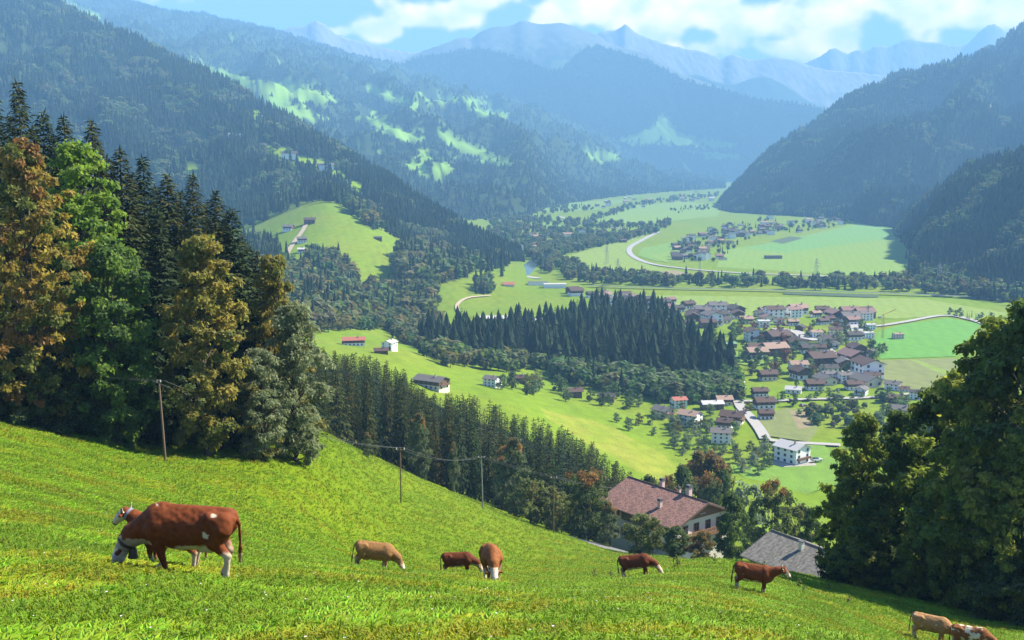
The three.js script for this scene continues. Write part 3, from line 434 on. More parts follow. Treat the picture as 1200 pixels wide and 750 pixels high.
fill([[640, 432], [720, 440], [800, 452], [865, 450], [868, 470], [800, 474], [720, 462], [650, 446]], 190, { seed: 86, h: 10, spruce: .06, gap: 4.5, tint: (r) => [.8 + .7 * r(), .95 + .5 * r(), .9], label: 'few spruces along the rim of the terrace wood', leafLabel: 'round broadleaf trees along the rim of the terrace wood' });
fill([[468, 290], [540, 300], [600, 304], [590, 325], [560, 318], [540, 326], [510, 322]], 160, { seed: 87, h: 16, spruce: .7, gap: 5, label: 'spruces at the foot of the near hillside' });
fill([[575, 258], [640, 268], [700, 272], [752, 276], [735, 282], [690, 290], [650, 302], [625, 300], [600, 296], [590, 290], [570, 280]], 420, { seed: 88, h: 11, spruce: .15, gap: 6, label: 'spruces among the houses beside the winding road', leafLabel: 'leafy trees among the houses beside the winding road' });
fill([[620, 305], [650, 302], [700, 322], [760, 326], [840, 330], [1075, 330], [1180, 346], [1195, 356], [1060, 342], [900, 339], [760, 336], [690, 334], [640, 322]], 330, { seed: 89, h: 11, spruce: .2, gap: 5, label: 'spruces in the river side tree belt', leafLabel: 'leafy trees in the river side tree belt' });
fill([[1060, 300], [1085, 320], [1140, 335], [1200, 345], [1230, 352], [1230, 362], [1190, 358], [1120, 345], [1080, 335], [1062, 318]], 170, { seed: 90, h: 13, spruce: .45, gap: 5, label: 'spruces at the foot of the steep bluff', leafLabel: 'pale leafy trees at the foot of the steep bluff' });
const distant = (poly, n, seed, h, what) => fill(poly, n, { seed, h, spruce: .22, gap: 5, to: 9000, label: `distant spruces ${what}`, leafLabel: `distant leafy trees ${what}` });
distant([[618, 300], [660, 291], [720, 280], [768, 269], [772, 273], [720, 286], [660, 299], [625, 307]], 190, 910, 12, 'in the belt along the far river bank');
distant([[690, 256], [745, 238], [800, 230], [855, 226], [856, 230], [800, 235], [748, 243], [695, 261]], 150, 911, 11, 'lining the far main road');
distant([[585, 252], [640, 257], [700, 262], [760, 264], [785, 257], [785, 268], [700, 269], [640, 264], [585, 261]], 170, 912, 11, 'in the belt before the broad far meadow');
distant([[620, 247], [650, 243], [680, 240], [700, 246], [660, 250], [625, 252]], 70, 913, 10, 'at the foot of the meadow mountainside');
distant([[785, 288], [830, 268], [905, 254], [915, 266], [870, 284], [850, 306], [800, 308]], 130, 914, 7, 'between the houses of the far village');
distant([[880, 270], [960, 257], [1040, 244], [1050, 251], [1000, 262], [930, 275]], 110, 915, 7.5, 'between the houses along the dark spur');
distant([[785, 245], [830, 240], [832, 246], [790, 251]], 40, 916, 7, 'around a lonely far hamlet');
fill([[402, 236], [412, 228], [426, 244], [442, 262], [450, 272], [436, 270], [420, 258], [410, 250]], 70, { seed: 96, h: 17, spruce: .45, gap: 3.2, tint: autumn, label: 'spruces of the grove on the hillside meadow crest', leafLabel: 'leafy trees of the grove on the hillside meadow crest' });
fill([[352, 306], [366, 304], [380, 302], [396, 306], [410, 318], [414, 332], [420, 345], [350, 345]], 80, { seed: 97, h: 15, spruce: .4, gap: 3.5, tint: autumn, label: 'spruces climbing into the hillside meadow', leafLabel: 'leafy trees climbing into the hillside meadow' });
fill([[285, 282], [300, 284], [325, 298], [342, 318], [338, 330], [300, 330], [280, 300]], 110, { seed: 98, h: 17, spruce: .75, gap: 3.5, label: 'spruces below the hillside farm', leafLabel: 'leafy trees below the hillside farm' });
fill([[464, 300], [478, 292], [500, 290], [530, 302], [530, 325], [500, 336], [472, 334], [462, 322]], 130, { seed: 99, h: 18, spruce: .35, gap: 3.4, tint: autumn, label: 'spruces of the dark grove above the knoll meadow', leafLabel: 'leafy trees of the dark grove above the knoll meadow' });
fill([[900, 250], [980, 248], [1050, 258], [1080, 282], [1076, 300], [1045, 262], [960, 258]], 130, { seed: 92, h: 14, spruce: .7, gap: 6, label: 'spruces along the foot of the dark spur', leafLabel: 'leafy trees along the foot of the dark spur' });
fill([[940, 480], [1040, 470], [1090, 480], [1100, 520], [1000, 530], [960, 510]], 48, { seed: 93, h: 5.5, spruce: .08, gap: 6, label: 'spruces in the lower village orchards', leafLabel: 'silvery orchard trees at the lower village edge', tint: (r) => [1 + .8 * r(), 1 + .5 * r(), 1.4] });

{ const r = rngOf(95), A = [[], [], []]; for (let k = 0; k < 150; k++) { const px = 286 + 190 * r(), d = 1290 + 150 * r() - (px > 420 ? (px - 420) * 1.2 : 0), g = onGround(px, d), h = 17 + 9 * r(); A[k % 3].push([g, h * 1.1, h, r() * 6, .8 + .5 * r()]); } A.forEach((l, k) => scatter('spruce_forest', 'spruces behind the crest of the hillside meadow', farSpruce[k], needleMat, l)); }
// ---------- fields, lanes and water on the valley floor ----------
let layer = 0;
const fieldMats = {};
const fieldMat = (c) => fieldMats[c.join()] ??= mat(...c, 1, { map: fieldGrain, side: THREE.DoubleSide });
function field(poly, c, label, name = 'field') {
  const P = poly.map(([x, y]) => floorAt(x, y)), sh = new THREE.Shape(P.map((p) => new THREE.Vector2(p.x, -p.z))), g = new THREE.ShapeGeometry(sh), q = g.attributes.position, uv = g.attributes.uv, y = FLOOR + .12 + .025 * layer++;
  for (let i = 0; i < q.count; i++) { const x = q.getX(i), d = q.getY(i); q.setXYZ(i, x, y, -d); uv.setXY(i, x / 40, d / 40); }
  g.computeVertexNormals(); return setting(name, g, fieldMat(c), label, 'field');
}
const G1 = [.135, .235, .008], G2 = [.115, .225, .008], G3 = [.16, .235, .014], OL = [.14, .165, .04], DK = [.035, .07, .02], TAN = [.21, .17, .09];
field([[845, 293], [905, 285], [1000, 263], [1040, 255], [1058, 264], [1072, 290], [1078, 318], [1058, 326], [955, 320], [840, 313]], G1, 'wide bright green meadow between the far village and tree belt');
field([[870, 291], [960, 273], [1010, 262], [1045, 268], [1040, 280], [980, 288], [920, 296]], [.10, .235, .03], 'bluish green mown patch inside the wide bright meadow');
field([[903, 283], [925, 277], [942, 279], [917, 286]], DK, 'dark green crop strip inside the wide bright meadow');
field([[690, 345], [900, 348], [1080, 350], [1185, 368], [1150, 376], [1110, 369], [1050, 374], [1020, 372], [960, 364], [860, 372], [800, 358], [740, 352]], G3, 'yellow green meadow strip between tree belt and village');
field([[1030, 388], [1060, 380], [1112, 373], [1150, 380], [1120, 418], [1032, 421], [1022, 405]], [.075, .235, .008], 'saturated green meadow beside the construction site');
field([[1024, 423], [1118, 420], [1145, 430], [1120, 458], [1066, 460], [1040, 450]], OL, 'dull olive harvested field below the saturated meadow');
field([[1066, 422], [1073, 421.5], [1112, 436], [1106, 440]], G3, 'light strip crossing the olive harvested field');
field([[652, 304], [735, 279], [772, 274], [742, 290], [738, 300], [765, 312], [800, 321], [728, 322], [700, 322]], G3, 'yellow green meadow around the two pylons');
field([[725, 322.5], [790, 317], [815, 322], [790, 327], [740, 326]], TAN, 'brown stubble field under the pylons');
field([[747, 300], [752, 291], [790, 284], [792, 300], [772, 307]], G2, 'small green meadow inside the bend of the country road');
field([[592, 262], [650, 261], [680, 267], [640, 270]], G1, 'narrow far meadow beside the winding road');
field([[690, 254], [740, 241], [800, 236], [848, 241], [840, 254], [760, 262], [705, 262]], G1, 'broad far meadow before the valley end');
field([[635, 240], [700, 236], [738, 234], [700, 246], [640, 250]], G1, 'far meadow at the foot of the meadow mountainside');
field([[760, 300], [800, 292], [815, 300], [780, 308]], G1, 'little meadow beside the far village');
field([[884, 492], [920, 479], [956, 481], [958, 506], [948, 519], [900, 512]], OL, 'olive mown orchard field above the grey roofed house');
field([[925, 483], [952, 484], [950, 502], [935, 504]], TAN, 'brown dry patch in the mown orchard field');
field([[920, 517.5], [965, 522.5], [1010, 560], [940, 582], [880, 566], [850, 546], [905, 548]], G2, 'fresh green meadow below the grey roofed house');
field([[858, 412], [905, 418], [930, 425], [880, 430], [850, 424]], G1, 'village green below the balcony house');
field([[905, 545.5], [916, 549], [957, 547], [941, 527], [928, 522], [908, 532]], [.32, .30, .28], 'paved yard around the grey roofed house', 'paved_yard');
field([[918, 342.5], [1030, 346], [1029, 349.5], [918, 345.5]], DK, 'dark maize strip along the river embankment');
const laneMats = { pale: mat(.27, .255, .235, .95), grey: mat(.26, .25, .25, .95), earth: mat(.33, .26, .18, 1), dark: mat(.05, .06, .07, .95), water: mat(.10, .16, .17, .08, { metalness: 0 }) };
function lane(name, label, pts, width, m, flat = true, rise = 0) {
  const P = pts.map(([x, y]) => flat ? floorAt(x, y) : hit(x, y, 120, 4000) ?? floorAt(x, y)), c = new THREE.CatmullRomCurve3(P, false, 'centripetal'), n = Math.max(12, pts.length * 10), pos = [], uv = [], idx = [], y0 = .3 + .02 * layer++;
  for (let i = 0; i <= n; i++) { const p = c.getPoint(i / n), t = c.getTangent(i / n), s = V(-t.z, 0, t.x).normalize().multiplyScalar(width / 2); for (const k of [-1, 1]) { const x = p.x + s.x * k, z = p.z + s.z * k; pos.push(x, (flat ? FLOOR : ground(x, -z)) + y0 + rise, z); uv.push(k, i); } if (i < n) idx.push(i * 2, i * 2 + 1, i * 2 + 2, i * 2 + 1, i * 2 + 3, i * 2 + 2); }
  const g = new THREE.BufferGeometry(); g.setAttribute('position', new THREE.Float32BufferAttribute(pos, 3)); g.setAttribute('uv', new THREE.Float32BufferAttribute(uv, 2)); g.setIndex(idx); g.computeVertexNormals(); m.side = THREE.DoubleSide;
  return setting(name, g, m, label, name === 'river' ? 'river' : 'road');
}
lane('road', 'pale village street widening between white houses', [[964, 405], [972, 414], [986, 427], [998, 440], [1010, 452]], 8, laneMats.pale);
lane('road', 'pale lane across the lower village', [[862, 471], [905, 471], [945, 469], [990, 468], [1035, 466], [1075, 462]], 4, laneMats.pale);
lane('road', 'grey lane curving down between the chalets', [[862, 455], [864, 466], [868, 478], [879, 490], [890, 504], [897, 516]], 5, laneMats.pale);
lane('road', 'pale farm lane past the grey roofed house', [[897, 516], [920, 520], [945, 521], [985, 523]], 4, laneMats.pale);
lane('road', 'pale field road running to the construction site', [[1012, 384], [1035, 382], [1060, 378], [1110, 370.5], [1140, 376], [1170, 387], [1200, 392]], 5, laneMats.pale);
lane('road', 'country road curving past the far village', [[772, 272], [752, 282], [738, 291], [742, 301], [765, 310], [800, 315], [860, 320], [950, 323.5], [1025, 326.5]], 7, laneMats.grey);
lane('road', 'main road winding beside the river', [[612, 288], [608, 299], [595, 308], [598, 317], [614, 324], [632, 327]], 9, laneMats.pale);
lane('road', 'far main road across the distant meadows', [[655, 254], [668, 258], [690, 264], [735, 269]], 9, laneMats.pale);
lane('road', 'village lane between the upper rows of houses', [[905, 386], [930, 389], [945, 397], [958, 400]], 8, laneMats.pale);
lane('road', 'yard lane by the white modern house', [[1000, 378], [1004, 386], [1006, 394]], 8, laneMats.pale);
lane('road', 'hillside farm road climbing past white houses', [[360, 261], [354, 272], [345, 284], [334, 303], [324, 328]], 5, laneMats.earth, false);
lane('road', 'brown track crossing the knoll meadow', [[537, 366], [536, 358], [548, 350], [575, 347]], 3, laneMats.earth, false);
lane('river', 'short glimpse of pale river water beside the main road', [[640, 298], [626, 308], [617, 317], [611, 323]], 16, laneMats.water);
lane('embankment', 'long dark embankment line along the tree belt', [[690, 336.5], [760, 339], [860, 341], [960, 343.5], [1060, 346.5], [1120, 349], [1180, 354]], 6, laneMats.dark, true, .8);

// ---------- houses ----------
const ROOF = { brown: mat(.060, .031, .022, .9), dark: mat(.036, .029, .026, .9), grey: mat(.095, .085, .078, .9), red: mat(.27, .085, .055, .85), tan: mat(.24, .155, .11, .9), pale: mat(.36, .345, .33, .7), green: mat(.09, .20, .14, .7), pink: mat(.17, .095, .08, .9) };
const WALL = { white: mat(.72, .72, .70, .9), cream: mat(.62, .55, .42, .9), mint: mat(.55, .66, .58, .9), pink: mat(.60, .45, .38, .9), wood: mat(.11, .062, .035, .9), greywood: mat(.17, .15, .14, .95), olive: mat(.42, .40, .30, .9) };
const glassMat = mat(.03, .035, .045, .15), railMat = mat(.10, .055, .03, .9), stackMat = mat(.36, .30, .27, .9), capMat = mat(.06, .06, .065, .7), frameMat = mat(.65, .64, .6, .8);
const box = (w, h, d, x = 0, y = 0, z = 0) => new THREE.BoxGeometry(w, h, d).translate(x, y, z);
function prism(points, length) { const g = new THREE.ExtrudeGeometry(new THREE.Shape(points.map(([a, b]) => new THREE.Vector2(a, b))), { depth: length, bevelEnabled: false }); return g.translate(0, 0, -length / 2).rotateY(Math.PI / 2); }   // profile in (z, y), extruded along x
function houseKit(L, W, H, pitch, over, clad) {
  const t = Math.tan(pitch), h = W / 2, rise = h * t, th = .28, e = h + over;
  return {
    L, W, H, wall: prism([[-h, -2.5], [h, -2.5], [h, H], [0, H + rise], [-h, H]], L),
    clad: clad ? prism([[-h - .07, clad], [h + .07, clad], [h + .07, H - .02], [0, H + rise + .03], [-h - .07, H - .02]], L + .14) : null,
    roof: prism([[-e, H - over * t + .05], [0, H + rise + .05], [e, H - over * t + .05], [e, H - over * t + th], [0, H + rise + th + .05], [-e, H - over * t + th]], L + over * 2),
    chimney: box(.8, 1.7, .8, L * .2, H + rise * .75 + .85, W * .12), cap: box(1.0, .14, 1.0, L * .2, H + rise * .75 + 1.75, W * .12),
    balcony: box(1.1, .95, W * .86, L / 2 + .55, Math.min(H - 1.6, 3.1), 0),
  };
}
const KIT = { chalet: houseKit(12, 10, 5.4, .40, 1.1, 2.9), tall: houseKit(13, 11, 7.8, .36, .9, 0), low: houseKit(12, 9, 3.3, .40, .8, 0), long: houseKit(19, 11, 5.6, .36, 1.0, 3.0), barn: houseKit(13, 10, 5.0, .42, .8, .8), flat: houseKit(11, 9, 6.2, .12, .4, 0), small: houseKit(9, 8, 4.8, .42, .7, 2.6), hall: houseKit(34, 16, 6, .10, .5, 0) };
const winGeo = box(1.25, 1.35, .16), winGeoSide = box(.16, 1.35, 1.25);
function house(kit, pos, yaw, scale, o) {
  const K = KIT[kit], g = thing(o.name ?? 'house', o.label, o.category ?? 'house', o.group, pos, yaw, scale);
  part(g, 'wall', K.wall, o.wall);
  if (K.clad && o.clad !== false) part(g, 'wood_cladding', K.clad, o.cladMat ?? WALL.wood);
  const rf = part(g, 'roof', K.roof, o.roof);
  if (o.detail) {
    const c = part(rf, 'chimney', K.chimney, stackMat); part(rf, 'chimney_cap', K.cap, capMat); c.userData = {};
    const toCam = V(-pos.x, 0, -pos.z).normalize(), lx = V(Math.cos(yaw), 0, -Math.sin(yaw)), lz = V(Math.sin(yaw), 0, Math.cos(yaw)), sx = lx.dot(toCam) > 0 ? 1 : -1, sz = lz.dot(toCam) > 0 ? 1 : -1;
    const win = (geo, x, y, z) => part(g, 'window', geo, glassMat).position.set(x, y, z), floors = []; for (let y = 1.7; y < K.H - .6; y += 2.6) floors.push(y);
    if (K.balcony && o.balcony !== false && K.H > 5) { const b = part(g, 'balcony', K.balcony, railMat); if (sx < 0) b.position.x = -(K.L + 1.1); }
    for (const y of floors) { const nx = K.L > 16 ? 5 : 3; for (let i = 0; i < nx; i++) win(winGeo, (i - (nx - 1) / 2) * K.L / (nx + .4), y, sz * (K.W / 2 + .09)); for (const z of [-.29, .29]) win(winGeoSide, sx * (K.L / 2 + .09), y, z * K.W); }
  }
  return g;
}
const homes = [];   // [x, z, radius] kept free of trees
function village(px, py, w, kit, wall, roof, yaw, label, o = {}) {
  const p = o.deep ? onGround(px, o.deep) : o.slope ? hit(px, py, 200, 4000) : floorAt(px, py), d = -p.z, sc = (o.slope ? 1 : .9) * clamp(w * d / F / (KIT[kit].L * .93 + KIT[kit].W * .25), .5, 2.0);
  homes.push([p.x, p.z, 8 * sc]);
  return house(kit, p, yaw * Math.PI / 180, sc, { wall: WALL[wall], roof: ROOF[roof], detail: true, label, group: o.group, ...o });
}
const HV = 'houses of the main village';
[
  [779, 465, 20, 'chalet', 'cream', 'grey', 20, 'cream chalet with grey roof beside the terrace wood'],
  [795, 477, 21, 'tall', 'mint', 'red', 15, 'mint white house with bright red roof'],
  [777, 488, 26, 'chalet', 'pink', 'grey', -50, 'pinkish chalet with brown grey roof beside the red roofed house', { clad: false }],
  [808, 498, 30, 'tall', 'white', 'tan', -38, 'tall white house with sunlit tan roof and rows of windows'],
  [834, 479, 30, 'long', 'wood', 'pale', 8, 'long brown building under a pale metal roof', { clad: false }],
  [848, 474, 22, 'chalet', 'cream', 'tan', 5, 'house with pinkish tan roof behind the pale metal roof'],
  [858, 496, 31, 'chalet', 'cream', 'brown', -25, 'large cream chalet with dark red brown roof'],
  [849, 502, 22, 'small', 'white', 'brown', -20, 'small chalet with red brown roof before the large cream chalet'],
  [845, 518, 29, 'tall', 'white', 'grey', -12, 'white house with dark grey roof above the orchard'],
  [899, 445, 24, 'chalet', 'cream', 'brown', 10, 'low chalet with brown roof beside the little teal house'],
  [935, 437, 25, 'tall', 'white', 'tan', 2, 'white house with half tan roof beside the village green'],
  [890, 464, 21, 'chalet', 'white', 'brown', 5, 'brown chalet with white base beside the lane'],
  [895, 478, 27, 'chalet', 'white', 'brown', 8, 'wide chalet with dark brown roof along the lane'],
  [897, 491, 21, 'small', 'white', 'brown', 2, 'small chalet with brown roof facing the mown orchard field'],
  [930, 460, 22, 'low', 'white', 'pale', -20, 'low white house with pale grey roof'],
  [868, 452, 9, 'small', 'mint', 'pale', 80, 'little teal white house with pale roof', { clad: false }],
  [857, 437, 11, 'small', 'white', 'brown', 70, 'small white house half hidden by the terrace wood'],
  [840, 427, 17, 'chalet', 'cream', 'brown', 10, 'brown roofed chalet at the top of the terrace wood'],
  [954, 456, 24, 'chalet', 'white', 'brown', 5, 'white and brown chalet beside two conifers'],
  [956, 396, 16, 'tall', 'white', 'tan', 6, 'white cube shaped house with tan roof'],
  [979, 394, 19, 'tall', 'cream', 'brown', -15, 'cream house with brown roof above the village street'],
  [977, 408, 17, 'chalet', 'white', 'dark', 75, 'white gabled house with dark roof at the head of the street', { clad: false }],
  [1000, 398, 20, 'chalet', 'white', 'dark', 10, 'dark roofed chalet beside the white modern house'],
  [999, 409, 16, 'barn', 'wood', 'dark', 5, 'dark wooden barn below the modern house'],
  [1021, 417, 18, 'barn', 'greywood', 'dark', 60, 'grey boarded barn with dark roof beside the saturated meadow', { clad: false }],
  [1017, 396, 15, 'flat', 'white', 'pale', 8, 'white modern flat roofed house beside the construction site', { clad: false }],
  [1019, 386, 14, 'flat', 'white', 'pale', 8, 'second white modern house behind the flat roofed one', { clad: false }],
  [888, 412, 30, 'long', 'white', 'brown', 5, 'large guesthouse with rows of balconies and brown roof'],
  [899, 399, 22, 'long', 'cream', 'pink', 5, 'long building with pinkish roof behind the guesthouse'],
  [848, 407, 20, 'hall', 'greywood', 'green', 4, 'low hall with green metal roof'],
  [958, 424, 24, 'chalet', 'wood', 'dark', 5, 'dark wooden chalet beside the village street', { clad: false }],
  [971, 435, 24, 'low', 'white', 'dark', 5, 'low building with very dark roof before the street'],
  [970, 446, 20, 'tall', 'white', 'grey', 10, 'white row house with grey roof below the street'],
  [990, 448, 21, 'tall', 'white', 'grey', 10, 'second white row house with grey roof below the street'],
  [1023, 447, 19, 'tall', 'cream', 'brown', -15, 'cream house with brown roof beside the olive field'],
  [1010, 436, 18, 'tall', 'pink', 'brown', 50, 'brown gabled house with reddish walls by the street'],
  [998, 421, 22, 'chalet', 'wood', 'dark', -20, 'dark roofed farm at the bend of the street'],
  [1009, 462, 20, 'chalet', 'white', 'grey', 60, 'white gabled house with grey roof by the lower lane', { clad: false }],
  [1000, 456, 22, 'chalet', 'white', 'brown', 5, 'brown roofed house behind the grey gabled one'],
  [1046, 456, 21, 'chalet', 'white', 'grey', -30, 'white chalet with grey roof at the olive field edge', { clad: false }],
  [1059, 458, 14, 'low', 'white', 'brown', -20, 'low annex with brown roof at the olive field edge'],
  [1043, 470, 24, 'low', 'wood', 'brown', -15, 'low wooden house with wide brown roof'],
  [1057, 485, 30, 'low', 'white', 'grey', -28, 'wide low house with grey roof at the lower village end'],
  [1073, 467, 18, 'tall', 'white', 'dark', -25, 'white house with dark roof at the outer village end'],
  [946, 413, 20, 'chalet', 'white', 'dark', 10, 'dark roofed chalet above the conifers'],
  [960, 412, 18, 'chalet', 'white', 'brown', -15, 'brown roofed chalet at the head of the street'],
  [938, 387, 15, 'barn', 'wood', 'dark', 60, 'dark barn among the upper houses'],
  [929, 381, 15, 'chalet', 'white', 'tan', 5, 'tan roofed house at the upper lane'],
  [913, 380, 13, 'tall', 'white', 'brown', 5, 'white house with brown roof at the upper lane'],
  [894, 383, 17, 'flat', 'white', 'pale', 5, 'white flat roofed block at the upper lane', { clad: false }],
  [874, 379, 18, 'chalet', 'cream', 'tan', 5, 'cream chalet with tan roof at the upper village end'],
  [986, 387, 17, 'chalet', 'white', 'dark', 30, 'white chalet with dark roof above the cream house'],
  [1014, 375, 18, 'tall', 'white', 'grey', 10, 'grey roofed house at the meadow corner of the village'],
  [964, 380, 15, 'chalet', 'white', 'brown', 20, 'brown roofed chalet above the white cube house'],
].forEach(([px, py, w, kit, wall, roof, yaw, label, o]) => village(px, py, w, kit, wall, roof, yaw, label, { group: HV, ...o }));
// houses off the village
[
  [414, 402, 27, 'long', 'white', 'red', 10, 'white farmhouse with red roof on the terrace', 535],
  [456, 405, 17, 'tall', 'white', 'pale', 70, 'narrow white house with pale roof on the terrace', 520],
  [446, 412, 11, 'low', 'wood', 'brown', 10, 'low brown shed below the narrow white terrace house', 495],
  [505, 447, 40, 'long', 'cream', 'grey', -32, 'large house with long grey brown roof above the brow spruces', 425],
  [577, 453, 19, 'tall', 'white', 'grey', -30, 'white house with grey roof on the sloping meadow'],
  [610, 449, 16, 'small', 'wood', 'brown', -10, 'small brown wooden house on the sloping meadow'],
  [672, 465, 20, 'chalet', 'wood', 'brown', 10, 'brown wooden farm with red brown roof on the sloping meadow'],
  [711, 470, 20, 'barn', 'wood', 'dark', -10, 'dark wooden barn at the rim of the terrace wood'],
  [363, 262, 14, 'barn', 'wood', 'brown', 5, 'brown farm building at the top of the hillside road'],
  [338, 270, 12, 'chalet', 'white', 'grey', -10, 'white chalet among trees on the hillside meadow'],
  [354, 284, 12, 'chalet', 'white', 'grey', 10, 'white chalet beside the hillside road'],
  [353, 296, 9, 'small', 'white', 'pale', 10, 'small white house below the hillside road chalet'],
  [443, 281, 10, 'low', 'wood', 'dark', 5, 'dark hay barn near the crest of the hillside meadow'],
  [450, 332, 9, 'low', 'wood', 'brown', 5, 'small hay hut at the foot of the hillside meadow'],
  [480, 379, 14, 'barn', 'wood', 'grey', 5, 'grey roofed barn beside the knoll meadow'],
].forEach(([px, py, w, kit, wall, roof, yaw, label, deep]) => village(px, py, w, kit, wall, roof, yaw, label, { slope: true, deep, group: 'houses on the slopes', clad: wall === 'wood' ? false : undefined }));
village(928, 541, 41, 'tall', 'white', 'pale', -52, 'white house with pale grey roof on a paved yard', { clad: false });
// works and halls
[[585, 381, 62, 'hall', 'greywood', 'pale', 2, 'long low works hall with pale roof beyond the terrace wood'], [635, 380, 42, 'hall', 'white', 'pale', 0, 'white roofed works hall beyond the terrace wood'], [630, 334, 26, 'hall', 'white', 'grey', 6, 'factory hall with grey roof beside the main road'], [650, 337, 30, 'hall', 'white', 'pale', 3, 'factory hall with white roof beside the main road'], [596, 338, 15, 'chalet', 'cream', 'red', 5, 'house with red roof at the knoll meadow edge'], [756, 358, 22, 'hall', 'greywood', 'dark', 5, 'dark roofed hall at the village outskirts'], [906, 303, 22, 'hall', 'greywood', 'dark', 5, 'dark hay barn standing alone in the wide bright meadow']].forEach(([px, py, w, kit, wall, roof, yaw, label]) => village(px, py, w, kit, wall, roof, yaw, label, { name: 'hall', category: 'hall', detail: false, clad: false, group: 'halls in the valley' }));
// small houses farther off, kept apart by a minimum distance
function hamlet(poly, count, seed, label, group, o = {}) {
  const r = rngOf(seed), xs = poly.map((p) => p[0]), ys = poly.map((p) => p[1]), kits = ['chalet', 'tall', 'low', 'barn', 'small', 'chalet'], walls = ['white', 'white', 'cream', 'wood', 'white', 'white'], roofs = o.roofs ?? ['brown', 'dark', 'brown', 'grey', 'tan', 'dark', 'brown', 'dark', 'pink'];
  for (let n = 0, k = 0; n < count && k < count * 40; k++) {
    const px = lerp(Math.min(...xs), Math.max(...xs), r()), py = lerp(Math.min(...ys), Math.max(...ys), r()); if (!inside(poly, px, py)) continue;
    const p = floorAt(px, py); if (homes.some(([x, z, q]) => Math.hypot(x - p.x, z - p.z) < q + (o.gap ?? 7))) continue;
    n++; homes.push([p.x, p.z, 8]); const i = Math.floor(r() * 6), roof = roofs[Math.floor(r() * roofs.length)];
    house(kits[i], p, (o.yaw ?? 10) * Math.PI / 180 + (r() < .4 ? Math.PI / 2 : 0) + (r() - .5) * .5, (.85 + .35 * r()) * (o.size ?? 1), { wall: WALL[walls[i]], roof: ROOF[roof], label: label(walls[i], roof), group, detail: !!o.detail });
  }
}
const rw = { brown: 'brown', dark: 'dark', grey: 'grey', tan: 'tan', pale: 'pale', pink: 'pinkish', red: 'red' }, ww = { white: 'white', cream: 'cream', wood: 'wooden' };
hamlet([[770, 365], [815, 358], [870, 366], [930, 368], [1000, 364], [1022, 372], [1005, 382], [960, 384], [930, 376], [860, 376], [830, 392], [790, 380]], 36, 301, (w, q) => `${ww[w]} house with ${rw[q]} roof in the packed upper row of the village`, 'houses of the upper village row', { detail: true, gap: 4, size: .88 });
hamlet([[880, 398], [1000, 392], [1020, 430], [1030, 455], [960, 462], [905, 452], [880, 425]], 14, 302, (w, q) => `${ww[w]} house with ${rw[q]} roof wedged between the village houses`, HV, { detail: true, gap: 4 });
hamlet([[665, 342], [720, 346], [790, 356], [800, 372], [770, 374], [735, 362], [680, 350]], 18, 303, (w, q) => `${ww[w]} house with ${rw[q]} roof at the village outskirts by the halls`, 'houses at the village outskirts', { gap: 6, size: .78 });
hamlet([[785, 302], [790, 290], [830, 268], [905, 256], [912, 268], [870, 284], [845, 292], [850, 306], [800, 308]], 66, 304, (w, q) => `small ${ww[w]} house with ${rw[q]} roof in the far village`, 'houses of the far village', { gap: 5, size: .8 });
hamlet([[880, 270], [960, 258], [1040, 246], [1048, 252], [1000, 262], [930, 274], [890, 282]], 36, 305, (w, q) => `small ${ww[w]} house with ${rw[q]} roof along the foot of the dark spur`, 'houses along the dark spur', { gap: 6, size: .85 });
hamlet([[590, 285], [640, 272], [740, 276], [735, 284], [680, 290], [640, 300], [605, 298]], 40, 306, (w, q) => `small ${ww[w]} house with ${rw[q]} roof among trees by the winding road`, 'houses by the winding road', { gap: 6, size: .85 });
hamlet([[690, 240], [760, 228], [850, 224], [850, 234], [780, 240], [720, 250]], 24, 307, (w, q) => `tiny ${ww[w]} house with ${rw[q]} roof on the distant valley floor`, 'houses on the distant valley floor', { gap: 30, roofs: ['pale', 'tan', 'grey', 'brown'] });
for (const [px, py, key, roof] of [[222, 199, 'L1', 'red'], [340, 187, 'L1', 'brown'], [381, 199, 'L1', 'grey'], [275, 164, 'L1', 'pale']]) { // chalets on the near hillside, set on its surface
  const H = hills[key]; let best = null, bd = 1e9; for (let j = 2; j < H.nv - 2; j++) for (let i = 0; i < H.nu; i++) { const p = H.grid[j * H.nu + i], q = pix(p.x, p.y, p.z), e = Math.hypot(q[0] - px, q[1] - py); if (e < bd) { bd = e; best = p; } }
  house('long', best.clone(), .2, 1.3, { wall: WALL.white, roof: ROOF[roof], clad: false, label: `lonely white chalet with ${roof} roof on the wooded near hillside`, group: 'chalets on the near hillside' });
}
console.log('houses', homes.length);
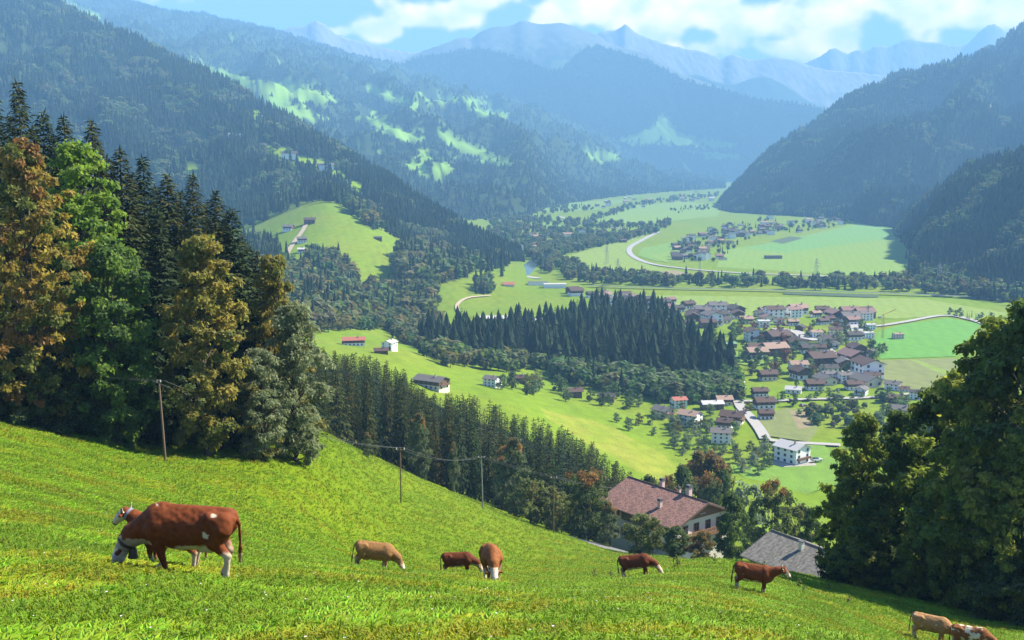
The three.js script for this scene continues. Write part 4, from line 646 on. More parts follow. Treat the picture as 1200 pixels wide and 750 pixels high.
// ---------- small broadleaf trees of gardens, orchards and the tree belt ----------
const small = (seed, cols, o = {}) => broadleaf(seed, { h: 8, w: 6.6, clumps: 22, per: 26, leaf: .85, rc: 1.25, cols: cols.map((c) => [c, 1]), shape: SHAPES.round, bare: .16, limbEvery: 9, sides: 5, boughs: 7, ...o });
const SM = { green: small(401, LEAF), dark: small(402, [[.028, .05, .014], [.04, .062, .016]]), pale: small(403, PALE), olive: small(404, OLIVE), orange: small(405, [[.22, .09, .015], [.18, .11, .02], [.09, .085, .02]]), silver: small(406, [[.13, .16, .09], [.10, .13, .07]], { bark: paleBark }), red: small(407, [[.14, .04, .03], [.10, .04, .025]]) };
const midO = (o) => ({ clumps: 90, per: 80, leaf: .42, rc: 1.0, limbEvery: 5, boughs: 12, ...o });
const MID = {
  pear: broadleaf(411, midO({ h: 11, w: 8, cols: [[[.055, .08, .015], 4], [[.08, .10, .02], 2]], tipCol: [[.16, .085, .02], [.075, .09, .02]], tipFrom: .8, shape: SHAPES.umbrella, bare: .12 })),
  ash: broadleaf(412, midO({ h: 11, w: 7.4, cols: [[[.095, .115, .055], 3], [[.07, .095, .03], 3]], tipCol: [[.19, .10, .03], [.09, .10, .04]], tipFrom: .86, shape: SHAPES.egg, bare: .08 })),
  oak: broadleaf(413, midO({ h: 10, w: 7, cols: [[[.06, .095, .012], 4], [[.045, .075, .012], 3]], shape: SHAPES.egg, bare: .16 })),
  apple: broadleaf(414, midO({ h: 6, w: 5.6, clumps: 60, per: 60, rc: .75, leaf: .34, cols: [[[.09, .11, .022], 3], [[.13, .12, .03], 1.5]], shape: SHAPES.round, bare: .16 })),
  copper: broadleaf(415, midO({ h: 8, w: 6.4, cols: [[[.13, .075, .018], 3], [[.08, .085, .016], 3]], shape: SHAPES.round, bare: .08 })),
};
// trees round the farmhouse and along the brow: [px, top, depth, kind, width, name, label]
[[692, 545, 178, 'pear', 1.15, 'pear_tree', 'spreading pear tree with brownish top beside the farmhouse'], [603, 508, 190, 'ash', .95, 'ash_tree', 'grey green ash above the track at the pasture brow'], [588, 520, 205, 'ash', .8, 'ash_tree', 'ash with rusty crown behind the grey green one'], [622, 556, 180, 'apple', 1.0, 'apple_tree', 'small fruit tree in front of the grey green ash'], [642, 566, 182, 'apple', .95, 'apple_tree', 'small round fruit tree beside the fourth pole'], [660, 575, 184, 'apple', .9, 'apple_tree', 'low fruit tree between pole and pear tree'], [715, 585, 172, 'ash', .8, 'ash_tree', 'silvery ash against the farmhouse wall'], [755, 598, 160, 'apple', .9, 'apple_tree', 'yellowing fruit tree before the farmhouse front'], [770, 604, 158, 'apple', .55, 'apple_tree', 'thin yellowing fruit tree close to the farmhouse wall'],
  [798, 614, 154, 'oak', .95, 'shrub_tree', 'leafy bush below the farmhouse balcony'], [828, 620, 152, 'copper', .8, 'shrub_tree', 'olive bush with brown tips beside the farmhouse corner'], [864, 572, 158, 'oak', 1.0, 'oak_tree', 'dark green tree with visible trunk between farmhouse and barn'], [914, 556, 176, 'pear', .9, 'pear_tree', 'open crowned pear tree behind the barn'], [890, 585, 200, 'oak', .7, 'oak_tree', 'narrow tree behind the dark green tree'], [942, 585, 182, 'apple', 1, 'apple_tree', 'fruit tree at the barn gable'], [960, 590, 172, 'oak', .8, 'oak_tree', 'tree squeezed between barn and barn wood'],
  [830, 522, 270, 'copper', 1.0, 'maple_tree', 'round maple with orange top above the farmhouse roof'], [803, 540, 262, 'oak', .9, 'oak_tree', 'dark feathery tree behind the farmhouse chimneys'], [788, 553, 250, 'copper', .6, 'maple_tree', 'small rusty maple behind the farmhouse ridge'], [838, 548, 245, 'pear', .7, 'pear_tree', 'brownish tree beside the farmhouse gable'], [853, 546, 252, 'oak', .7, 'oak_tree', 'tall narrow dark tree behind the farmhouse gable'], [765, 552, 255, 'oak', .8, 'oak_tree', 'low green tree at the end of the brow spruces'], [700, 545, 215, 'copper', .8, 'maple_tree', 'rusty tree at the end of the brow spruces'], [672, 548, 212, 'pear', .8, 'pear_tree', 'brownish crown between ash and spruces'], [490, 480, 196, 'ash', .8, 'birch_tree', 'silvery birch standing before the brow spruces'], [530, 515, 196, 'ash', .5, 'birch_tree', 'thin silvery birch before the brow spruces'], [427, 505, 158, 'ash', .5, 'birch_tree', 'low silvery bush at the brow near the corner willow'], [880, 560, 236, 'silver', 1, 'orchard_tree', 'pale tree behind the barn orchard']].forEach(([px, top, d, k, wide, name, label], i) => {
  const pr = MID[k] ?? SM[k], H0 = { pear: 11.6, ash: 11.6, oak: 10.6, apple: 6.6, copper: 8.6 }[k] ?? 8.6, g = onGround(px, d), h = Math.max(2.2, at(px, top, d).y - g.y); plant(pr, name, label, null, g, h / H0, i * 1.9, wide * clamp(7 / h * 1.15, .75, 1.3));
});
function orchard(poly, count, seed, kinds, hh, label, group, o = {}) {
  const r = rngOf(seed), xs = poly.map((p) => p[0]), ys = poly.map((p) => p[1]), own = [];
  for (let n = 0, k = 0; n < count && k < count * 40; k++) {
    const px = lerp(Math.min(...xs), Math.max(...xs), r()), py = lerp(Math.min(...ys), Math.max(...ys), r()); if (!inside(poly, px, py)) continue;
    const p = hit(px, py, 250, 4000); if (!p || homes.some(([x, z, q]) => Math.hypot(x - p.x, z - p.z) < q * .8 + 1.5) || own.some((s) => s.distanceTo(p) < (o.gap ?? 4))) continue;
    n++; own.push(p); const kd = kinds[Math.floor(r() * kinds.length)], h = hh * (.65 + .7 * r()), m = kd === 'spruce' ? sFar[n % 3] : SM[kd];
    plant(m, kd === 'spruce' ? 'garden_spruce' : 'garden_tree', label(kd), group, p, h / (kd === 'spruce' ? 18 : 8.6), r() * 6, kd === 'spruce' ? 1.1 : .9 + .25 * r());
  }
}
const kw = { green: 'green', dark: 'dark green', pale: 'pale green', olive: 'olive', orange: 'orange', silver: 'silvery', red: 'reddish', spruce: 'pointed conifer' };
orchard([[785, 500], [835, 500], [860, 525], [900, 518], [920, 535], [895, 560], [840, 548], [800, 535], [780, 515]], 44, 501, ['silver', 'pale', 'green', 'olive', 'silver'], 4.8, (k) => `${kw[k]} orchard tree below the chalets`, 'orchard below the chalets');
orchard([[715, 492], [790, 498], [800, 518], [770, 512], [730, 505]], 8, 502, ['olive', 'pale', 'green'], 5.5, (k) => `${kw[k]} fruit tree dotted on the sloping meadow`, 'fruit trees on the sloping meadow', { gap: 9 });
orchard([[760, 455], [870, 448], [960, 440], [1000, 468], [960, 500], [900, 480], [860, 520], [780, 500]], 42, 503, ['green', 'dark', 'olive', 'spruce', 'green', 'pale'], 5.2, (k) => `${kw[k]} garden tree among the lower village houses`, 'garden trees of the lower village');
orchard([[845, 385], [1000, 372], [1035, 420], [1000, 450], [900, 448], [850, 430]], 70, 504, ['green', 'dark', 'spruce', 'green', 'red', 'pale', 'dark'], 7.5, (k) => `${kw[k]} garden tree in the middle of the village`, 'garden trees of the village');
orchard([[960, 470], [1060, 462], [1090, 480], [1090, 510], [1000, 505]], 26, 505, ['silver', 'pale', 'green', 'dark'], 5, (k) => `${kw[k]} tree in the grove below the village`, 'grove below the village');
orchard([[570, 452], [640, 448], [730, 464], [760, 475], [740, 482], [660, 470], [600, 462]], 22, 506, ['green', 'dark', 'olive', 'pale'], 7, (k) => `${kw[k]} tree beside the farms on the sloping meadow`, 'trees by the farms on the sloping meadow');
orchard([[1030, 414], [1036, 413], [1036, 417], [1030, 418]], 1, 507, ['olive'], 9, () => 'single olive tree at the corner of the saturated meadow', null);
orchard([[1090, 366], [1165, 372], [1160, 382], [1120, 372]], 12, 508, ['dark', 'green', 'spruce'], 6, (k) => `${kw[k]} tree beside the pale field road`, 'trees along the field road');
console.log('garden trees done');

// ---------- farmhouse and barn ----------
const tileTex = grain(256, (u, v) => { const row = Math.floor(v * 16), cu = (u * 16 + (row % 2) * .5) % 16, q = .80 + .22 * (n2(Math.floor(cu) * 3.1, row * 5.7)), e = (v * 16) % 1 < .14 || cu % 1 < .09 ? .72 : 1; return [q * e, q * e * .98, q * e * .97]; });
const slateTex = grain(256, (u, v) => { const s = .74 + .2 * loopNoise(u, v, 7, 5) + .16 * loopNoise(u, v, 50, 2), e = (u * 12) % 1 < .1 ? .78 : 1; return [s * e, s * e, s * e * .98]; });
const boardTex = grain(256, (u, v) => { const k = Math.floor(u * 12), e = (u * 12) % 1 < .08 ? .5 : 1, s = (.7 + .25 * n2(k * 3.3, 1) + .15 * loopNoise(u, v * .2, 40, 4)) * e; return [s, s, s]; });
function slab(a, b, c, d, th, scale) {   // roof slope: a-b ridge, d-c eave; uv in metres
  const n = new THREE.Vector3().crossVectors(b.clone().sub(a), d.clone().sub(a)).normalize(); if (n.y < 0) n.negate();
  const pos = [], uv = [], idx = [], L = a.distanceTo(b), S = a.distanceTo(d), top = [a, b, c, d], bot = top.map((p) => p.clone().addScaledVector(n, -th)), quad = (p, q, r, s, w, h) => { const i = pos.length / 3; for (const x of [p, q, r, s]) pos.push(x.x, x.y, x.z); uv.push(0, h / scale, w / scale, h / scale, w / scale, 0, 0, 0); idx.push(i, i + 1, i + 2, i, i + 2, i + 3); };
  quad(...top, L, S); quad(...bot, L, S); for (let k = 0; k < 4; k++) { const m = (k + 1) % 4; quad(top[k], top[m], bot[m], bot[k], top[k].distanceTo(top[m]), th); }
  const g = new THREE.BufferGeometry(); g.setAttribute('position', new THREE.Float32BufferAttribute(pos, 3)); g.setAttribute('uv', new THREE.Float32BufferAttribute(uv, 2)); g.setIndex(idx); g.computeVertexNormals(); return g;
}
function bigHouse(name, label, A, B, L, W, H, pitch, over, mats) {   // A, B: ridge ends seen in the photo
  const dir = V(B.x - A.x, 0, B.z - A.z).normalize(), yaw = Math.atan2(-dir.z, dir.x), end = B.clone().addScaledVector(dir, -over), c = end.clone().addScaledVector(dir, -L / 2), t = Math.tan(pitch), rise = W / 2 * t;
  c.y = B.y - H - rise - .1; const g = thing(name, label, name, null, c, yaw);
  const h = W / 2, e = h + over, x = L / 2 + over, y0 = H + rise + .1, y1 = H - over * t + .1;
  part(g, 'wall', prism([[-h, -8], [h, -8], [h, H], [0, H + rise], [-h, H]], L), mats.wall);
  const front = part(g, 'roof_slope', slab(V(-x, y0, 0), V(x, y0, 0), V(x, y1, e), V(-x, y1, e), .25, 4), mats.roof), rear = part(g, 'roof_slope', slab(V(x, y0, 0), V(-x, y0, 0), V(-x, y1, -e), V(x, y1, -e), .25, 4), mats.roof);
  part(g, 'ridge_cap', new THREE.CylinderGeometry(.14, .14, 2 * x - .04, 8).rotateZ(Math.PI / 2).translate(0, y0 + .02, 0), mats.trim);
  for (const s of [-1, 1]) { part(g, 'bargeboard', slab(V(s * (x + .03), y0 + .03, 0), V(s * (x + .08), y0 + .03, 0), V(s * (x + .08), y1 + .03, e), V(s * (x + .03), y1 + .03, e), .34, 3), mats.trim); part(g, 'bargeboard', slab(V(s * (x + .03), y0 + .03, 0), V(s * (x + .08), y0 + .03, 0), V(s * (x + .08), y1 + .03, -e), V(s * (x + .03), y1 + .03, -e), .34, 3), mats.trim); part(g, 'gutter', new THREE.CylinderGeometry(.09, .09, 2 * x, 7).rotateZ(Math.PI / 2).translate(0, y1 - .12, s * (e + .1)), mats.trim); }
  return { g, h, e, x, y0, y1, rise, t, front, rear };
}
const plaster = mat(.62, .58, .50, .95), frameWood = mat(.20, .10, .05, .8);
function window_(g, x, y, z, side, w = 1.2, hh = 1.35, shut = true) {   // side 'z': on a long wall, 'x': on a gable
  const s = side === 'z' ? (a, b, c, ox = 0, oy = 0, oz = 0) => box(a, b, c, ox, oy, oz) : (a, b, c, ox = 0, oy = 0, oz = 0) => box(c, b, a, oz, oy, ox);
  const wn = part(g, 'window', s(w, hh, .08), glassMat); wn.position.set(x, y, z);
  part(wn, 'window_frame', mergeGeometries([s(.1, hh + .1, .12, -w / 2), s(.1, hh + .1, .12, w / 2), s(w, .1, .12, 0, hh / 2), s(w, .1, .12, 0, -hh / 2), s(.06, hh, .11), s(w, .06, .11, 0, hh * .18)]), frameWood);
  part(wn, 'window_sill', s(w + .3, .08, .24, 0, -hh / 2 - .1), frameMat);
  if (shut) for (const k of [-1, 1]) part(wn, 'shutter', s(w * .48, hh, .06, k * w * .78), frameWood);
}
{
  const tileRoof = mat(.33, .175, .135, .9, { map: tileTex, bumpMap: tileTex, bumpScale: .03 });
  const f = bigHouse('farmhouse', 'cream farmhouse with large red brown tiled roof below the pasture', at(743, 562, 189), at(830, 589, 175), 16.6, 12.6, 6.2, .39, 1.25, { wall: plaster, roof: tileRoof, trim: mat(.09, .055, .035, .85) }), g = f.g;
  for (const [i, x] of [-6.2, -3.2, -.2, 2.8, 5.8].entries()) { window_(g, x, 4.4, f.h + .06, 'z'); if (i !== 2) window_(g, x, 1.6, f.h + .06, 'z'); }
  const dr = part(g, 'door', box(1.3, 2.3, .1, -.2, 1.0, f.h + .06), frameWood); part(dr, 'door_handle', box(.05, .22, .08, .25, 1.0, f.h + .15), capMat);
  for (const z of [-4, -1.4, 1.4, 4]) { window_(g, 8.36, 4.6, z, 'x', 1.1, 1.5, false); window_(g, 8.36, 1.7, z, 'x', 1.1, 1.3, false); } window_(g, 8.36, 7.3, 0, 'x', .9, .9, false);
  part(g, 'gable_cladding', prism([[-f.h * .93, 6.15], [f.h * .93, 6.15], [0, 6.15 + f.h * .93 * f.t]], .1).translate(8.38, 0, 0), frameWood);
  const bal = part(g, 'balcony', box(1.3, .16, 11.6, 8.98, 3.3, 0), frameWood); part(bal, 'balcony_rail', box(.08, .12, 11.6, 9.55, 4.35, 0), frameWood);
  for (let k = 0; k < 24; k++) part(bal, 'baluster', box(.06, .9, .3, 9.55, 3.85, -5.6 + k * .485), frameWood);
  const stack = (x, z, s) => { const y = f.y0 - Math.abs(z) * f.t, c = part(z > 0 ? f.front : f.rear, 'chimney', box(.9 * s, 1.9 * s, .8 * s, x, y + .7 * s, z), mat(.55, .42, .38, .9)); part(z > 0 ? f.front : f.rear, 'chimney_cap', mergeGeometries([box(1.15 * s, .12, 1.05 * s, x, y + 1.72 * s, z), box(.9 * s, .22, .8 * s, x, y + 1.95 * s, z)]), capMat); };
  stack(2.6, 4.2, .7); stack(-2.2, -1.1, .8); stack(4.3, -.9, .95); stack(2.2, -.8, .5);
  const yard = onGround(748, 172), yg = new THREE.CircleGeometry(9, 30).rotateX(-Math.PI / 2), q = yg.attributes.position; for (let i = 0; i < q.count; i++) { const x = yard.x + q.getX(i) * 1.2, z = yard.z + q.getZ(i) * .8; q.setXYZ(i, x, ground(x, -z) + .06, z); } yg.computeVertexNormals();
  setting('paved_yard', yg, mat(.12, .12, .125, .95), 'dark asphalt yard in front of the farmhouse', 'yard');
  const barnRoof = mat(.27, .245, .215, .9, { map: slateTex, bumpMap: slateTex, bumpScale: .04 });
  const b = bigHouse('barn', 'wooden barn with weathered grey roof beside the barn wood', at(904, 621, 148), at(904, 621, 148).add(at(967, 643, 140).sub(at(904, 621, 148)).setY(0).normalize().multiplyScalar(14.3)), 12.5, 10, 4.6, .39, .9, { wall: mat(.10, .075, .055, .95, { map: boardTex }), roof: barnRoof, trim: mat(.13, .11, .095, .9) });
  part(b.front, 'chimney', box(.55, 1.3, .55, -.5, b.y0 - 1.3 * b.t + .45, 1.3), mat(.5, .47, .44, .9)); part(b.front, 'chimney_cap', box(.75, .1, .75, -.5, b.y0 - 1.3 * b.t + 1.15, 1.3), capMat);
}
// ---------- poles and wires ----------
const poleMat = mat(.13, .085, .055, .95), wireMat = mat(.10, .10, .10, .5, { metalness: .3 }), insul = mat(.5, .5, .48, .4);
const poleTops = [];
[[194, 540, 186, 445, 'leaning brown wooden pole before the upper edge stand'], [470, 589, 469, 524, 'dark wooden pole standing free on the pasture'], [565, 577, 564, 534, 'grey wooden pole at the brow before the spruces'], [650, 611, 649, 558, 'wooden pole beside the small fruit trees']].forEach(([bx, by, tx, ty, label], i) => {
  const b = hit(bx, by, 60, 200) ?? onGround(bx, 170), d = -b.z, top = at(tx, ty, d).add(V(0, 0, 0)), g = thing('power_pole', label, 'pole', 'poles of the farm power line', b), h = top.clone().sub(b);
  part(g, 'shaft', limb([V(0, -.6, 0), h.clone().multiplyScalar(.5), h], .10, .065, 9), i === 2 ? mat(.22, .21, .19, .95) : poleMat);
  if (i === 0) { for (const k of [-.12, .12]) part(g, 'insulator', new THREE.CylinderGeometry(.035, .05, .16, 8).translate(h.x + k, h.y - .1, h.z), insul); poleTops.push(top); return; }
  const arm = part(g, 'crossarm', box(1.0, .09, .09, h.x, h.y - .35, h.z), poleMat); for (const k of [-.45, .45]) part(arm, 'insulator', new THREE.CylinderGeometry(.05, .07, .22, 8).translate(h.x + k, h.y - .18, h.z), insul);
  poleTops.push(top);
});
const wireEnds = [at(-60, 405, 90), ...poleTops, at(735, 572, 184)];
for (let i = 0; i < wireEnds.length - 1; i++) for (const k of [-.45, .45]) {
  const a = wireEnds[i].clone().add(V(k, -.08, 0)), b = wireEnds[i + 1].clone().add(V(k, -.08, 0)), P = []; for (let s = 0; s <= 12; s++) { const p = a.clone().lerp(b, s / 12); p.y -= 4 * .022 * a.distanceTo(b) * s / 12 * (1 - s / 12); P.push(p); }
  const w = shade(new THREE.Mesh(limb(P, .016, .016, 4), wireMat)); w.name = numbered('power_wire'); tag(w, 'thin sagging power wire strung between the wooden poles', 'wire', 'wires of the farm power line'); scene.add(w);
}
// ---------- pylons, crane, cars ----------
const steel = mat(.22, .23, .24, .6, { metalness: .4 });
function bar(a, b, r = .18) { return limb([a, b], r, r, 4); }
{
  const H = 26, legs = [], W0 = 2.4, W1 = .5, q = (t) => lerp(W0, W1, Math.min(1, t * 1.15)), cs = [[-1, -1], [1, -1], [1, 1], [-1, 1]];
  for (const [x, z] of cs) legs.push(bar(V(x * W0, -1, z * W0), V(x * W1, H * .87, z * W1), .16), bar(V(x * W1, H * .87, z * W1), V(0, H, 0), .13));
  for (let k = 0; k < 7; k++) for (let i = 0; i < 4; i++) { const a = cs[i], b = cs[(i + 1) % 4], t0 = k / 8, t1 = (k + 1) / 8; legs.push(bar(V(a[0] * q(t0), t0 * H, a[1] * q(t0)), V(b[0] * q(t1), t1 * H, b[1] * q(t1)), .08)); }
  const mast = mergeGeometries(legs), armG = (y, w) => mergeGeometries([bar(V(-w, y, 0), V(w, y, 0), .14), bar(V(-w, y, 0), V(0, y + 1.4, 0), .09), bar(V(w, y, 0), V(0, y + 1.4, 0), .09)]), A = [armG(H * .66, 4.2), armG(H * .78, 5.2), armG(H * .89, 3.6)];
  [[711, 310, 287, 'lattice pylon in the yellow green meadow farther from the stubble'], [724, 325, 302, 'lattice pylon at the brown stubble field'], [956, 334, 302, 'tall lattice pylon rising out of the tree belt'], [820, 322, 306, 'slim lattice pylon beside the country road'], [1100, 336, 308, 'lattice pylon at the foot of the steep bluff']].forEach(([px, py, top, label]) => { const p = floorAt(px, py), h = at(px, top, -p.z).y - p.y, g = thing('lattice_pylon', label, 'pylon', 'pylons in the valley', p, .5, h / H); part(g, 'mast', mast, steel); for (const a of A) part(g, 'crossarm', a, steel); });
  const p = at(938, 159, 2955), g = thing('lattice_pylon', 'lattice pylon on the ridge of the dark spur', 'pylon', 'pylons in the valley', p.add(V(0, -3, 0)), .5, 1.5); part(g, 'mast', mast, steel); for (const a of A) part(g, 'crossarm', a, steel);
  const cp = floorAt(1034, 396), crane = thing('tower_crane', 'yellow tower crane beside the unfinished brick house', 'crane', null, cp, .35), yel = mat(.55, .33, .06, .6), ch = at(1034, 371, -cp.z).y - cp.y;
  part(crane, 'mast', mergeGeometries([bar(V(-.6, 0, -.6), V(-.6, ch, -.6), .14), bar(V(.6, 0, -.6), V(.6, ch, -.6), .14), bar(V(.6, 0, .6), V(.6, ch, .6), .14), bar(V(-.6, 0, .6), V(-.6, ch, .6), .14), ...[0, 1, 2, 3, 4, 5].map((k) => bar(V(k % 2 ? -.6 : .6, ch * k / 6, .6), V(k % 2 ? .6 : -.6, ch * (k + 1) / 6, .6), .1))]), yel);
  part(crane, 'jib', mergeGeometries([bar(V(-3, ch, 0), V(10, ch + 4.5, 0), .22), bar(V(0, ch + 2, 0), V(10, ch + 4.7, 0), .12), bar(V(0, ch, 0), V(0, ch + 2, 0), .2)]), yel); part(crane, 'counterweight', box(1.6, 1.4, 1.4, -3, ch - .3, 0), mat(.3, .3, .3, .9));
}
village(1052, 397, 14, 'flat', 'pink', 'tan', 10, 'unfinished reddish brick house on the construction site', { clad: false, cladMat: WALL.pink, balcony: false });
{
  const prof = new THREE.Shape([[-2.1, .35], [2.1, .35], [2.15, .8], [1.3, .95], [-2.05, 1.0]].map(([a, b]) => new THREE.Vector2(a, b))), bodyG = new THREE.ExtrudeGeometry(prof, { depth: 1.6, bevelEnabled: true, bevelSize: .08, bevelThickness: .08, bevelSegments: 2 }).translate(0, 0, -.8), cab = new THREE.ExtrudeGeometry(new THREE.Shape([[-1.9, 1.0], [.9, 1.0], [.25, 1.5], [-1.4, 1.52]].map(([a, b]) => new THREE.Vector2(a, b))), { depth: 1.4, bevelEnabled: true, bevelSize: .05, bevelThickness: .05, bevelSegments: 1 }).translate(0, 0, -.7), wh = new THREE.CylinderGeometry(.33, .33, .22, 14).rotateX(Math.PI / 2), tyre = mat(.03, .03, .03, .9);
  [[957, 543, .4, [.7, .7, .7], 'white car parked at the edge of the paved yard'], [944, 541, .1, [.05, .05, .06], 'black car beside the grey roofed white house'], [984, 468, .1, [.06, .07, .09], 'dark car on the pale lower lane'], [941, 479, .6, [.12, .06, .05], 'dark red car beside the dry patch'], [1000, 446, -.7, [.5, .5, .52], 'silver car on the village street']].forEach(([px, py, yaw, c, label]) => { const p = floorAt(px, py).add(V(0, .9, 0)), g = thing('parked_car', label, 'car', 'cars in the village', p, yaw); part(g, 'body', bodyG, mat(...c, .3, { metalness: .2 })); part(g, 'cabin', cab, glassMat); for (const x of [-1.35, 1.35]) for (const z of [-.85, .85]) part(g, 'wheel', wh, tyre).position.set(x, .33, z); });
}
// ---------- cows ----------
// bones: [group, x1, y1, z1, r1, x2, y2, z2, r2, blend]; x points to the head, y up; mirrored when the last entry is 1
function cowBones(pose) {
  const B = [], add = (g, a, ra, b, rb, k = .07, both = false) => { B.push([g, a, ra, b, rb, k]); if (both) B.push([g, [a[0], a[1], -a[2]], ra, [b[0], b[1], -b[2]], rb, k]); };
  add('body', [-.50, .96, 0], .34, [.30, .95, 0], .355, .05);
  add('body', [-.15, .86, 0], .33, [.15, .85, 0], .33, .1);
  add('body', [.45, .98, 0], .31, [.55, .90, 0], .27, .12);
  add('body', [-.80, 1.20, 0], .15, [.42, 1.20, 0], .14, .1);
  add('body', [-.78, 1.14, .15], .16, [-.55, 1.16, .17], .13, .08, true);
  add('body', [.60, .74, 0], .16, [.45, .66, 0], .16, .1);
  add('body', [-.48, .62, 0], .14, [-.36, .60, 0], .12, .06);
  add('body', [.40, 1.28, 0], .08, [.52, 1.22, 0], .09, .1); add('body', [-.52, 1.20, .22], .075, [-.60, 1.10, .25], .08, .07, true); add('body', [.36, 1.20, .13], .09, [.55, .88, .24], .12, .08, true); add('body', [-.92, 1.16, .08], .06, [-.9, 1.1, .1], .07, .06, true);
  const legs = pose.legs;
  for (const s of [1, -1]) {
    const [fx, hx] = legs[s === 1 ? 0 : 1], z = s;
    add('leg', [-.74, 1.0, .17 * z], .20, [-.62, .74, .19 * z], .135, .07);
    add('leg', [-.62, .74, .19 * z], .13, [-.80 + hx * .6, .50, .17 * z], .072, .04);
    add('leg', [-.80 + hx * .6, .50, .17 * z], .066, [-.74 + hx, .15, .17 * z], .047, .02);
    add('leg', [-.74 + hx, .15, .17 * z], .05, [-.70 + hx, .05, .17 * z], .062, .02);
    add('leg', [.46, .95, .17 * z], .19, [.42, .66, .18 * z], .11, .07);
    add('leg', [.42, .66, .18 * z], .10, [.45 + fx * .6, .38, .16 * z], .066, .03);
    add('leg', [.45 + fx * .6, .38, .16 * z], .06, [.44 + fx, .14, .16 * z], .045, .02);
    add('leg', [.44 + fx, .14, .16 * z], .048, [.48 + fx, .05, .16 * z], .06, .02);
  }
  const N = pose.neck, P = pose.poll, M = pose.muzzle;
  add('neck', [.52, 1.06, 0], .25, N, .185, .09); add('neck', [.58, .84, 0], .18, [N[0] - .04, N[1] - .12, N[2]], .12, .08);
  add('neck', N, .18, P, .125, .06);
  const dv = [M[0] - P[0], M[1] - P[1], M[2] - P[2]], ln = Math.hypot(...dv), u = dv.map((v) => v / ln), on = (t, s = 0) => [P[0] + u[0] * t, P[1] + u[1] * t, P[2] + u[2] * t + s];
  add('head', P, .125, on(.2), .12, .04); add('head', on(.2), .115, on(ln), .078, .04); add('head', on(ln - .03, .035), .065, on(ln - .03, -.035), .065, .03); add('head', on(.16, .06), .06, on(.16, -.06), .06, .03);
  for (const s of [1, -1]) add('ear', on(.03, .10 * s), .03, [P[0] - u[0] * .02, P[1] + .005 - .03, P[2] + .27 * s], .042, .03);
  add('tail', [-.93, 1.22, 0], .045, [-1.02, 1.05, 0], .03, .03); add('tail', [-1.02, 1.05, 0], .026, [-1.03, .62, .02 + pose.tail], .02, .01); add('tail', [-1.03, .62, .02 + pose.tail], .035, [-1.02, .34, .03 + pose.tail], .03, .02);
  return { B, P, M, u, on };
}
const capsule = (b, x, y, z, flat) => { const [, a, ra, c, rb] = b, ax = x - a[0], ay = y - a[1], az = (z - a[2]) * flat, bx = c[0] - a[0], by = c[1] - a[1], bz = (c[2] - a[2]) * flat, t = clamp((ax * bx + ay * by + az * bz) / (bx * bx + by * by + bz * bz + 1e-9), 0, 1); return Math.hypot(ax - bx * t, ay - by * t, az - bz * t) - (ra + (rb - ra) * t); };
function cowShape(pose, res) {
  const K = cowBones(pose), lo = [-1.16, -.04, -.46], hi = [1.75, 1.78, .46], mc = new MarchingCubes(res, new THREE.MeshStandardMaterial(), false, false, 200000), n = mc.size, h = n / 2; mc.isolation = 0;
  const X = (i) => (lo[0] + hi[0]) / 2 + (i - h) / h * (hi[0] - lo[0]) / 2, Y = (i) => (lo[1] + hi[1]) / 2 + (i - h) / h * (hi[1] - lo[1]) / 2, Z = (i) => (lo[2] + hi[2]) / 2 + (i - h) / h * (hi[2] - lo[2]) / 2;
  for (let k = 0; k < n; k++) for (let j = 0; j < n; j++) for (let i = 0; i < n; i++) {
    const x = X(i), y = Y(j), z = Z(k); let d = 9;
    for (const b of K.B) { const e = capsule(b, x, y, z, b[0] === 'body' ? 1.12 : b[0] === 'ear' ? 1 : 1); if (e > d + .25) continue; const q = b[5], w = Math.max(q - Math.abs(d - e), 0) / q; d = Math.min(d, e) - w * w * q * .25; }
    d += .006 * n3(x * 7, y * 7, z * 7); mc.field[i + j * n + k * n * n] = -d;
  }
  mc.update();
  const c = mc.count, P = mc.positionArray, N = mc.normalArray, pos = new Float32Array(c * 3), nor = new Float32Array(c * 3), S = [(hi[0] - lo[0]) / 2, (hi[1] - lo[1]) / 2, (hi[2] - lo[2]) / 2], C = [(hi[0] + lo[0]) / 2, (hi[1] + lo[1]) / 2, (hi[2] + lo[2]) / 2], group = new Array(c);
  for (let i = 0; i < c; i++) {
    const v = [0, 1, 2].map((k) => C[k] + P[i * 3 + k] * S[k]), m = [0, 1, 2].map((k) => N[i * 3 + k] / S[k]), l = Math.hypot(...m) || 1; pos.set(v, i * 3); nor.set(m.map((a) => a / l), i * 3);
    let best = 9, g = 'body'; for (const b of K.B) { const e = capsule(b, ...v, b[0] === 'body' ? 1.12 : 1); if (e < best) { best = e; g = b[0]; } } group[i] = g;
  }
  return { pos, nor, group, K };
}
const hide = vmat({ roughness: .78, specularIntensity: .35, }), hornMat = mat(.55, .47, .34, .5), eyeMat = mat(.015, .012, .01, .1), strapMat = mat(.06, .04, .03, .7), bellMat = mat(.10, .075, .05, .5, { metalness: .6 }), greyStrap = mat(.16, .17, .20, .7);
